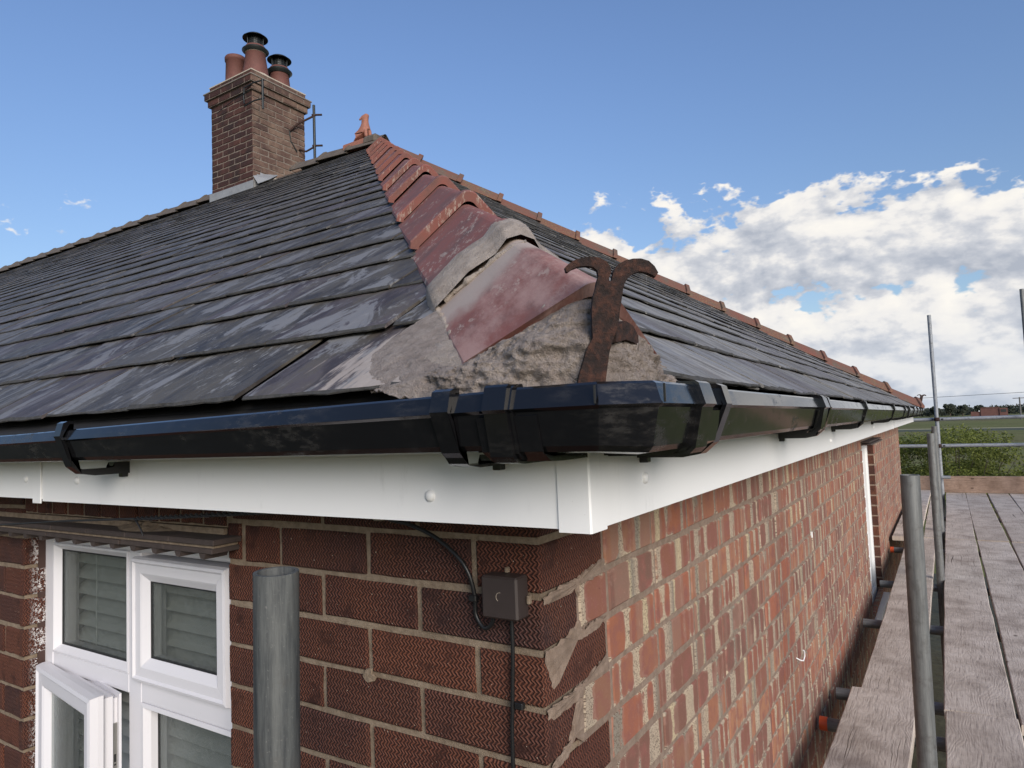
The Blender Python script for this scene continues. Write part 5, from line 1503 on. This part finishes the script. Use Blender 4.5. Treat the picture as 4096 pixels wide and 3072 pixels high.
# ------------------------------------------------------------------ junction box and cables on the dark wall
def wiring():
    b = empty('junction_box', (-0.052, 0, -0.0765), 'square brown plastic junction box screwed to the dark bricks under the eaves', 'junction box')
    mb = MB(); mb.bevbox(-0.031, 0.031, -0.034, -0.0008, -0.032, 0.029, 0.003); mb.build('box_body', M['brownbox'], b)
    mb = MB(); pts = [(0.002+0.0065*cos(a), -0.0342, 0.0+0.0065*sin(a)) for a in [1.4+0.25*k for k in range(12)]]; mb.tube(pts, 0.0005, 5); mb.build('moulded_ring', M['plaster'], b)
    mb = MB(); mb.bevbox(-0.003, 0.002, -0.012, -0.004, 0.030, 0.038, 0.001); mb.bevbox(0.033, 0.038, -0.012, -0.004, -0.012, 0.0, 0.001); mb.build('fixing_tab', M['mortarA'], b)
    def cable(pts, r, label, name='cable', twist=False, n=8):
        P = [Vector(p) for p in pts]; out = []
        for i in range(len(P)-1):
            p0, p1, p2, p3 = P[max(i-1, 0)], P[i], P[i+1], P[min(i+2, len(P)-1)]
            for k in range(8):
                t = k/8; out.append(0.5*((2*p1)+(p2-p0)*t+(2*p0-5*p1+4*p2-p3)*t*t+(3*p1-p0-3*p2+p3)*t**3))
        out.append(P[-1]); o0 = out[0].copy()
        mb = MB(); mb.tube([p-o0 for p in out], r, n)
        return mb.build(name, M['cable'], None, o0, label=label, category='cable')
    cable([(-0.300, -0.012, 0.052), (-0.2781, -0.02, 0.0239+0.003), (-0.2262, -0.02, 0.017), (-0.1773, -0.02, 0.0004), (-0.1373, -0.02, -0.0243), (-0.1169, -0.018, -0.0495), (-0.1094, -0.013, -0.0847), (-0.1091, -0.012, -0.1133), (-0.0936, -0.013, -0.1304), (-0.078, -0.016, -0.122), (-0.072, -0.018, -0.106)], 0.0034, 'black cable curving down from the fascia and looping under the brown junction box')
    cable([(-0.047, -0.010, -0.106), (-0.048, -0.008, -0.16), (-0.052, -0.008, -0.24), (-0.055, -0.008, -0.34), (-0.057, -0.008, -0.9), (-0.057, -0.008, GROUND+0.02)], 0.0031, 'straight black cable running down the dark brick wall below the junction box')
    for i, (p, lab) in enumerate((((-0.111, -0.013, -0.088), 'small black cable clip on the curved cable beside the junction box'), ((-0.040, -0.006, -0.236), 'dark cable clip nailed over the straight cable on the dark wall'))):
        mb = MB(); mb.bevbox(-0.007, 0.007, -0.006, 0.004, -0.005, 0.005, 0.0015); mb.build('cable_clip', M['cable'], None, p, label=lab, category='clip')
    # overhead service line, twisted where two wires meet
    root = empty('service_line', (-0.8468, -0.12, 0.016), 'thin black overhead wire ending in a twisted tail below the fascia above the window', 'wire')
    o = Vector((-0.8468, -0.12, 0.016))
    mb = MB(); mb.tube([Vector(p)-o for p in ((-3.6, -0.12, -0.145), (-1.4458, -0.12, -0.0223), (-1.1393, -0.12, -0.0008), (-0.8468, -0.12, 0.016))], 0.0023, 8); mb.build('single_wire', M['cable'], root)
    for ph in (0, pi):
        pts = []
        for k in range(90):
            f = k/89; p = Vector((-0.8468, -0.12, 0.016)).lerp(Vector((-0.43, -0.12, 0.0440)), f); a = f*2*pi*13+ph
            pts.append(p-o+Vector((0, cos(a), sin(a)))*0.0024)
        mb = MB(); mb.tube(pts, 0.0024, 6); mb.build('twisted_strand', M['cable'], root)
    mb = MB(); mb.tube([Vector(p)-o for p in ((-0.848, -0.12, 0.015), (-0.838, -0.12, 0.006), (-0.826, -0.12, -0.006), (-0.8207, -0.12, -0.0152))], 0.0017, 6); mb.build('loose_tail', M['cable'], root)
    mb = MB(); mb.bevbox(-0.010, 0.010, -0.018, 0.0, -0.010, 0.012, 0.002); mb.tube([(0, -0.01, 0.0), (0.018, -0.012, 0.008)], 0.004, 6); mb.build('cable_saddle', M['plaster'], None, (-0.300, -0.002, 0.030), label='small pale bracket holding the cable just below the fascia', category='bracket')
    # hook and plugs on the red wall
    mb = MB(); pts = [Vector((0.0, 0, 0)), Vector((0.02, 0, 0))]+[Vector((0.030, 0.022+0.022*sin(a), -0.022*cos(a)+0.0)) for a in [-2.2+0.35*k for k in range(13)]]
    mb.tube([(-0.005, -0.035, 0.0), (0.014, -0.032, -0.009), (0.020, -0.014, -0.015), (0.022, 0.004, -0.005), (0.022, 0.005, 0.013), (0.022, -0.012, 0.021)], 0.0024, 8)
    mb.build('wall_hook', M['white'], None, (0.0, 1.80, -0.690), label='white curled wire hook sticking out of the red brick wall', category='hook')
    mb = MB(); mb.bevbox(-0.002, 0.006, -0.005, 0.005, -0.012, 0.012, 0.001); mb.build('wall_plug', M['white'], None, (0.0, 2.227, -0.327), label='small pale fixing block left on the red brick wall high up', category='fixing')
    mb = MB(); mb.bevbox(-0.002, 0.006, -0.012, 0.012, -0.014, 0.014, 0.002); mb.build('wall_plug', M['plaster'], None, (0.0, 3.75, -0.44), label='tiny pale fixing on the red brick wall nearer the side window', category='fixing')
wiring()

# ------------------------------------------------------------------ scaffold
PZ = -0.96       # top of the boards
def tubeobj(name, a, b, label, r=0.02415, group=None, mat='tube', open_top=False, cat='scaffold tube', n=28):
    a, b = Vector(a), Vector(b); ln = (b-a).length
    mb = MB(); mb.tube([(0, 0, 0), (0, 0, ln)], r, n, caps=False)
    ri = r-0.0042
    mb.tube([(0, 0, 0), (0, 0, ln)], ri, n, caps=False)
    for z in (0, ln):
        vs = []; fs = []
        for k in range(n):
            an = 2*pi*k/n; vs += [(r*cos(an), r*sin(an), z), (ri*cos(an), ri*sin(an), z)]
        for k in range(n): fs.append((2*k, 2*((k+1) % n), 2*((k+1) % n)+1, 2*k+1))
        mb.add(vs, fs)
    me = mb.mesh(name, M[mat], fix=False)
    o = link(me, name, matrix=Matrix.Translation(a) @ (b-a).to_track_quat('Z', 'Y').to_matrix().to_4x4())
    o['label'] = label; o['category'] = cat
    if group: o['group'] = group
    return o
STD = 'upright scaffold tubes'
tubeobj('scaffold_standard', (-0.205, -0.330, GROUND), (-0.1228, -0.363, 0.0190), 'blue-grey upright scaffold tube standing close in front of the dark brick wall', group=STD, mat='near_tube', n=40)
def standard(x, y, ztop, label, lean=0.0, mat='tube'):
    return tubeobj('scaffold_standard', (x-lean*2.6, y+0.03, GROUND), (x, y, ztop), label, group=STD, mat=mat)
standard(0.4125, 1.33, -0.0065, 'thick grey upright tube nearest the walkway, cut off level with the red wall top', 0.012)
standard(0.4095, 4.58, 0.0176, 'second upright tube along the inner edge of the walkway, plain cut top', 0.006)
standard(0.402, 6.77, 0.0235, 'third upright tube along the inner edge, just peeping over the second', 0.004)
standard(0.392, 10.22, 1.50, 'tall upright tube at the far end of the walkway, carrying both guard rails', 0.0, 'pale_tube')
standard(1.435, 10.10, 1.70, 'upright tube at the far outer corner, at the right edge of the photo', 0.0, 'tube')
RAILS = 'guard rails across the far end of the scaffold'
tubeobj('guard_rail', (-0.35, 10.30, 0.052), (2.6, 10.30, 0.050), 'upper horizontal guard rail tube across the far end of the walkway', group=RAILS, mat='pale_tube', cat='guard rail')
tubeobj('guard_rail', (-0.35, 10.28, -0.312), (2.6, 10.28, -0.318), 'lower horizontal guard rail tube across the far end of the walkway', group=RAILS, mat='pale_tube', cat='guard rail')
def coupler(p, label):
    r = empty('scaffold_coupler', p, label, 'coupler', 'steel couplers')
    mb = MB(); mb.lathe([(0.026, -0.025), (0.034, -0.022), (0.034, 0.022), (0.026, 0.025)], (0, 0, 0), 16); mb.build('clamp_body', M['rust'], r)
    mb = MB(); mb.bevbox(-0.022, 0.022, 0.026, 0.09, -0.02, 0.02, 0.006); mb.build('clamp_jaw', M['tube'], r)
    mb = MB(); mb.tube([(-0.05, 0.01, 0), (-0.05, 0.05, 0)], 0.008, 8); mb.tube([(0.045, -0.03, 0), (0.075, -0.03, 0)], 0.01, 6); mb.build('clamp_bolt', M['cowl'], r)
coupler((0.392, 10.22, 0.052), 'coupler joining the tall far tube to the upper guard rail')
coupler((0.392, 10.22, -0.312), 'coupler joining the tall far tube to the lower guard rail')
tubeobj('scaffold_tube_stub', (0.40, 10.15, -0.735), (0.50, 10.15, -0.735), 'short pale tube end sticking out at the foot of the tall far upright', mat='pale_tube', r=0.022)

# transoms poking towards the wall
TR = 'short tubes under the boards pointing at the red wall'
tz = PZ-0.038-0.026
def transom(y, x0, label, dy=0.03):
    return tubeobj('transom_tube', (x0, y, tz), (1.75, y+dy, tz), label, group=TR)
t1 = transom(2.06, 0.018, 'transom tube with an orange painted end, nearest under the inner boards')
mb = MB(); mb.tube([(0, 0, 0), (0, 0, 0.028)], 0.0258, 26); mb.tube([(0, 0, -0.001), (0, 0, 0.0)], 0.0258, 26); mb.build('orange_end', M['orange'], t1, (0, 0, -0.002))
transom(2.40, 0.032, 'plain transom tube just beyond the orange ended one')
transom(3.55, 0.030, 'third transom tube under the inner boards, opposite mid wall')
transom(4.60, 0.038, 'fourth transom tube, reaching the side window')
t5 = transom(5.98, 0.020, 'far transom tube with a rusty orange end beyond the side window')
mb = MB(); mb.tube([(0, 0, 0), (0, 0, 0.028)], 0.0258, 20); mb.build('orange_end', M['orange'], t5, (0, 0, -0.002))
transom(8.1, 0.03, 'distant transom tube near the far end of the walkway')
transom(0.9, 0.05, 'transom tube below the near boards in the right foreground')
tubeobj('ledger_tube', (0.47, 0.2, tz-0.05), (0.50, 10.4, tz-0.05), 'long ledger tube running under the walkway boards', group='long ledger tubes')
tubeobj('ledger_tube', (1.5, 0.2, tz-0.05), (1.5, 10.4, tz-0.05), 'outer ledger tube running under the far edge of the boards', group='long ledger tubes')
tubeobj('ledger_tube', (0.65, 1.5, PZ-0.30), (2.2, 1.9, PZ-0.42), 'low cross tube seen through the gap at the right foreground', group='long ledger tubes')

BG = 'worn timber scaffold boards of the walkway'
def board(x0, x1, y0, y1, label, z=PZ, skew=0.0, th=0.038, tilt=0.0, seed=0, shear=0.0):
    """plank with its own slight bow, chamfered edges and uneven ends; local x along its length"""
    rs = random.Random(seed); ln = y1-y0; w = x1-x0; n = 14; secs = []
    for i in range(n+1):
        u = i/n; x = u*ln; bow = 0.004*sin(pi*u)*rs.uniform(0.7, 1.3)*(1 if seed % 2 else -1)
        e = 0.0035; j = [rs.uniform(-0.0015, 0.0015) for _ in range(4)]
        dz = 0.0012*fbm((x*2, seed, 0), 2)+tilt*u
        def px(yy): return x+(shear*(yy/w) if i in (0, n) else 0)
        hw = w/2
        secs.append([Vector((px(-hw), -hw+e+j[0]+bow, dz)), Vector((px(-hw), -hw+j[0]+bow, dz-e)), Vector((px(-hw), -hw+j[1]+bow, dz-th+e)), Vector((px(-hw), -hw+e+bow, dz-th)),
                     Vector((px(hw), hw-e+bow, dz-th)), Vector((px(hw), hw+j[2]+bow, dz-th+e)), Vector((px(hw), hw+j[3]+bow, dz-e)), Vector((px(hw), hw-e+j[3]+bow, dz)), Vector((px(0), bow, dz-0.0006))])
    mb = MB(); mb.sweep(secs, closed=True, caps=True)
    m = Matrix.Translation(((x0+x1)/2, y0, z)) @ Matrix.Rotation(pi/2+skew, 4, 'Z')
    return mb.build('scaffold_board', M['board'], None, matrix=m, label=label, category='scaffold board', group=BG)
# inner boards beside the wall
board(0.116, 0.345, 0.35, 2.245, 'worn inner board in the foreground beside the red wall, lapped over the next one', z=PZ+0.036, seed=1, shear=-0.04)
board(0.135, 0.355, 2.02, 6.30, 'long inner board beside the red wall beyond the lapped joint', z=PZ, seed=2)
board(0.030, 0.245, 6.12, 10.32, 'far inner board hugging the red wall past the side window', z=PZ+0.034, skew=-0.004, seed=3)
board(0.262, 0.375, 6.35, 10.34, 'narrow far board between the inner board and the uprights', z=PZ, seed=13)
# main platform: four rows, two lengths each, and the near row
board(0.432, 0.655, 0.30, 2.235, 'pale foreground plank with diagonal saw marks at the bottom of the photo', seed=4, z=PZ+0.002, shear=-0.03)
board(0.428, 0.652, 2.245, 6.31, 'main walkway plank beside the uprights, with an oval knot in its middle', seed=5, shear=-0.02)
board(0.660, 0.885, 2.205, 6.28, 'second walkway plank from the uprights, smooth and unsplit', seed=6)
board(0.900, 1.125, 1.6, 6.29, 'third walkway plank, cut off by the right edge of the photo', seed=7)
rowx = [(0.426, 0.650), (0.662, 0.888), (0.905, 1.130), (1.142, 1.366), (1.378, 1.600)]
far_lab = ['far end walkway plank nearest the uprights', 'far end walkway plank, second from the uprights', 'far end walkway plank, third from the uprights', 'far end walkway plank, fourth from the uprights', 'outermost far end walkway plank at the right edge']
for i, (a, b) in enumerate(rowx):
    board(a, b, 6.325+0.012*(i % 2), 10.33, far_lab[i], seed=20+i, skew=random.uniform(-0.001, 0.001))
board(1.137, 1.362, 1.9, 6.29, 'fourth plank of the middle length, counted from the inner uprights', seed=8)
board(1.378, 1.600, 1.9, 6.29, 'outermost plank of the middle length, along the outer uprights', seed=9)
# toe board across the end
def toe():
    mb = MB(); mb.bevbox(0, 3.0, 0, 0.226, -0.019, 0.019, 0.003)
    mb.build('toe_board', M['toe'], None, matrix=Matrix.Translation((-0.35, 10.36, PZ-0.0005)) @ Matrix.Rotation(pi/2, 4, 'X'), label='upright toe board across the far end of the walkway', category='toe board')
toe()

# ------------------------------------------------------------------ distance: shrub, trees, farm, poles, wire
def leaves(mb, centre, rad, n, size, rs, droop=0.4, shell=0.35):
    cx, cy, cz = centre; rx, ry, rz = rad
    for _ in range(n):
        while True:
            p = Vector((rs.uniform(-1, 1), rs.uniform(-1, 1), rs.uniform(-1, 1)))
            if shell < p.length < 1: break
        q = Vector((cx+p.x*rx, cy+p.y*ry, cz+p.z*rz))
        d = Vector((p.x+rs.uniform(-.8, .8), p.y+rs.uniform(-.8, .8), p.z*0.4-droop+rs.uniform(-.5, .5))).normalized()
        s = d.cross(Vector((rs.uniform(-1, 1), rs.uniform(-1, 1), rs.uniform(-1, 1)))).normalized()
        l = size*rs.uniform(0.6, 1.5); w = l*0.22
        mb.add([q, q+d*l*0.5+s*w, q+d*l, q+d*l*0.5-s*w], [(0, 1, 2, 3)])
def shrub():
    rs = random.Random(21); c = Vector((0.62, 22.5, GROUND))
    root = empty('willow_shrub', c, 'bushy yellow-green willow shrub growing in the field behind the scaffold', 'shrub')
    st = MB(); mb = MB()
    cl = []
    for k in range(64):
        a = rs.uniform(0, 2*pi); R = sqrt(rs.random())
        x = 2.75*R*cos(a); y = 1.9*R*sin(a); hz = 2.02*(1-0.40*R*R)*rs.uniform(0.35, 1.0)
        if k < 14: x *= 0.5; hz = rs.uniform(1.6, 2.15)
        if x > 0.6: hz *= 0.92
        cl.append((x, y, hz)); cl.append((x*1.02, y, hz*0.5))
        st.tube([(x*0.6, y*0.6, 0), (x*0.8, y*0.8, hz*0.55), (x, y, hz)], [0.014, 0.010, 0.004], 5)
    for (x, y, z) in cl:
        leaves(mb, (x, y, z), (rs.uniform(.32, .55), rs.uniform(.32, .5), rs.uniform(.22, .42)), 430, 0.070, rs)
    for k in range(26):
        a = rs.uniform(0, 2*pi); R = rs.uniform(0.4, 1); x = 2.7*R*cos(a); y = 1.9*R*sin(a); z = 2.0*(1-0.4*R*R)
        st.tube([(x*.8, y*.8, z*.8), (x, y, z+0.28*rs.random())], [0.008, 0.003], 4)
        leaves(mb, (x, y, z+0.12), (.10, .10, .22), 60, 0.075, rs, shell=0)
    mb.build('foliage', M['willow'], root, fix=False); st.build('stems', M['bark'], root)
shrub()
def polar(azd, dist, z=GROUND):
    a = radians(azd); return Vector((CAM.x+dist*sin(a), CAM.y+dist*cos(a), z))
def trees():
    rs = random.Random(31)
    mb = MB()
    def blob(mb, c, rx, rz, n):
        for _ in range(n):
            while True:
                p = Vector((rs.uniform(-1, 1), rs.uniform(-1, 1), rs.uniform(-1, 1)))
                if 0.3 < p.length < 1: break
            q = Vector((c[0]+p.x*rx, c[1]+p.y*rx, c[2]+p.z*rz)); s = rs.uniform(0.35, 0.8)
            a = Vector((rs.uniform(-1, 1), rs.uniform(-1, 1), rs.uniform(-1, 1))).normalized(); b = a.orthogonal().normalized()
            mb.add([q+a*s, q+b*s, q-a*s*.8, q-b*s], [(0, 1, 2, 3)])
    az = -75.0
    while az < 48:
        dist = rs.uniform(395, 450); hh = 3.7+1.9*fbm((az*0.7, 1, 0), 3)+rs.uniform(-0.3, 0.6)
        dense = 26 if -5 < az < 9 else 10
        c = polar(az, dist); w = rs.uniform(1.6, 3.2)
        blob(mb, (c.x, c.y, GROUND+hh*0.5), w, hh*0.55, dense*2)
        az += (0.16 if -5 < az < 9 else 0.6)*rs.uniform(0.6, 1.4)
    for k in range(700):
        az = rs.uniform(-30, 20); c = polar(az, rs.uniform(470, 700)); hh = rs.uniform(3.2, 5.6)
        blob(mb, (c.x, c.y, GROUND+hh*0.5), rs.uniform(3, 6), hh*0.5, 16)
    mb.build('far_woodland', M['far_leaf'], None, kind='stuff', label='dark line of distant trees and hedges on the horizon', fix=False)
    def tree(azd, dist, hgt, w, label):
        c = polar(azd, dist); root = empty('field_tree', c, label, 'tree', 'single trees standing out of the far hedge line')
        t = MB(); t.tube([(0, 0, 0), (0.1, 0, hgt*0.3), (0, 0.1, hgt*0.55)], [0.28, 0.2, 0.1], 7)
        for k in range(7):
            a = 2*pi*k/7; t.tube([(0, 0, hgt*0.4), (w*.5*cos(a), w*.5*sin(a), hgt*0.75)], [0.12, 0.03], 5)
        t.build('trunk', M['bark'], root); m = MB()
        for k in range(16):
            a = rs.uniform(0, 2*pi); R = rs.uniform(0, .7)*w
            blob(m, (R*cos(a), R*sin(a), hgt*rs.uniform(.42, .85)), w*.42, hgt*.18, 44)
        m.build('crown', M['far_leaf'], root, fix=False)
    tree(0.22, 372, 5.9, 2.6, 'round dark tree standing tallest in the far hedge line')
    tree(-0.75, 380, 4.8, 1.8, 'lower dark tree left of the round one in the far hedge line')
    tree(0.95, 378, 5.0, 2.3, 'broad dark tree right of the round one in the far hedge line')
    tree(2.0, 385, 4.6, 2.2, 'bushy dark tree behind the left end of the red farm building')
trees()
def farm():
    c = polar(2.55, 332); root = empty('farm_building', c, 'long low red brick farm building with a dark opening, far across the field', 'building')
    ang = -radians(2.55); root.rotation_euler = (0, 0, ang)
    mb = MB(); mb.box(-3.2, 3.0, 0, 6, 0, 3.25); mb.build('main_walls', M['farbrick'], root)
    mb = MB(); mb.box(3.0, 5.6, -0.4, 5, 0, 3.0); mb.build('side_shed', M['farbrick'], root)
    mb = MB(); mb.box(-6.5, -3.2, 0.4, 5, 0, 1.9); mb.build('low_wing', M['farbrick'], root)
    mb = MB(); mb.box(3.4, 5.1, -0.46, -0.38, 1.4, 2.5); mb.build('dark_opening', M['dark'], root)
    mb = MB(); mb.prism([(-3.4, 3.25), (3.1, 3.25), (2.8, 3.5), (-3.0, 3.45)], (0, 0, 0), X, Z, Y, -0.2, 6.1); mb.build('roof', M['farbrick'], root)
    mb = MB(); mb.box(-3.9, -3.5, -0.1, 0.4, 1.9, 2.3); mb.build('gable_vent', M['white'], root)
    c = polar(2.66, 345); mb = MB(); mb.tube([(0, 0, 0), (0, 0, 4.7)], 0.08, 6); mb.build('radio_mast', M['greypole'], None, c, label='thin upright mast rising behind the red farm building', category='mast')
farm()
def poles():
    c = polar(4.21, 205); r = empty('utility_pole', c, 'grey timber utility pole with a wide cross arm at the right edge of the field', 'utility pole')
    mb = MB(); mb.tube([(0, 0, 0), (0, 0, 5.35)], [0.19, 0.14], 8); mb.build('pole', M['greypole'], r)
    mb = MB(); mb.bevbox(-1.35, 1.5, -0.08, 0.08, 5.05, 5.22, 0.02); mb.build('cross_arm', M['greypole'], r)
    mb = MB(); mb.bevbox(-0.75, 0.85, -0.07, 0.07, 3.5, 3.6, 0.02); mb.lathe([(0.0, 3.3), (0.13, 3.35), (0.13, 3.8), (0, 3.85)], (-0.65, 0, 0), 8); mb.lathe([(0.0, 3.3), (0.13, 3.35), (0.13, 3.8), (0, 3.85)], (0.75, 0, 0), 8); mb.build('insulator_arm', M['greypole'], r)
    a = Vector((-34, 70, CAM.z+72*tan(radians(0.80)))); b = Vector((26, 70, CAM.z+72*tan(radians(1.27))))
    mb = MB(); pts = [a.lerp(b, k/24)-a-Z*(0.55*sin(pi*k/24)*0.25) for k in range(25)]; mb.tube(pts, 0.017, 5)
    mb.build('overhead_wire', M['cable'], None, a, label='single overhead wire crossing low over the field to the right of the roof', category='wire')
    for p, lab in ((a, 'wooden post carrying the overhead wire, hidden behind the house'), (b, 'wooden post carrying the overhead wire, beyond the right edge')):
        mb = MB(); mb.tube([(0, 0, 0), (0, 0, p.z-GROUND+0.15)], 0.12, 8); mb.build('wire_post', M['greypole'], None, (p.x, p.y, GROUND), label=lab, category='post')
poles()
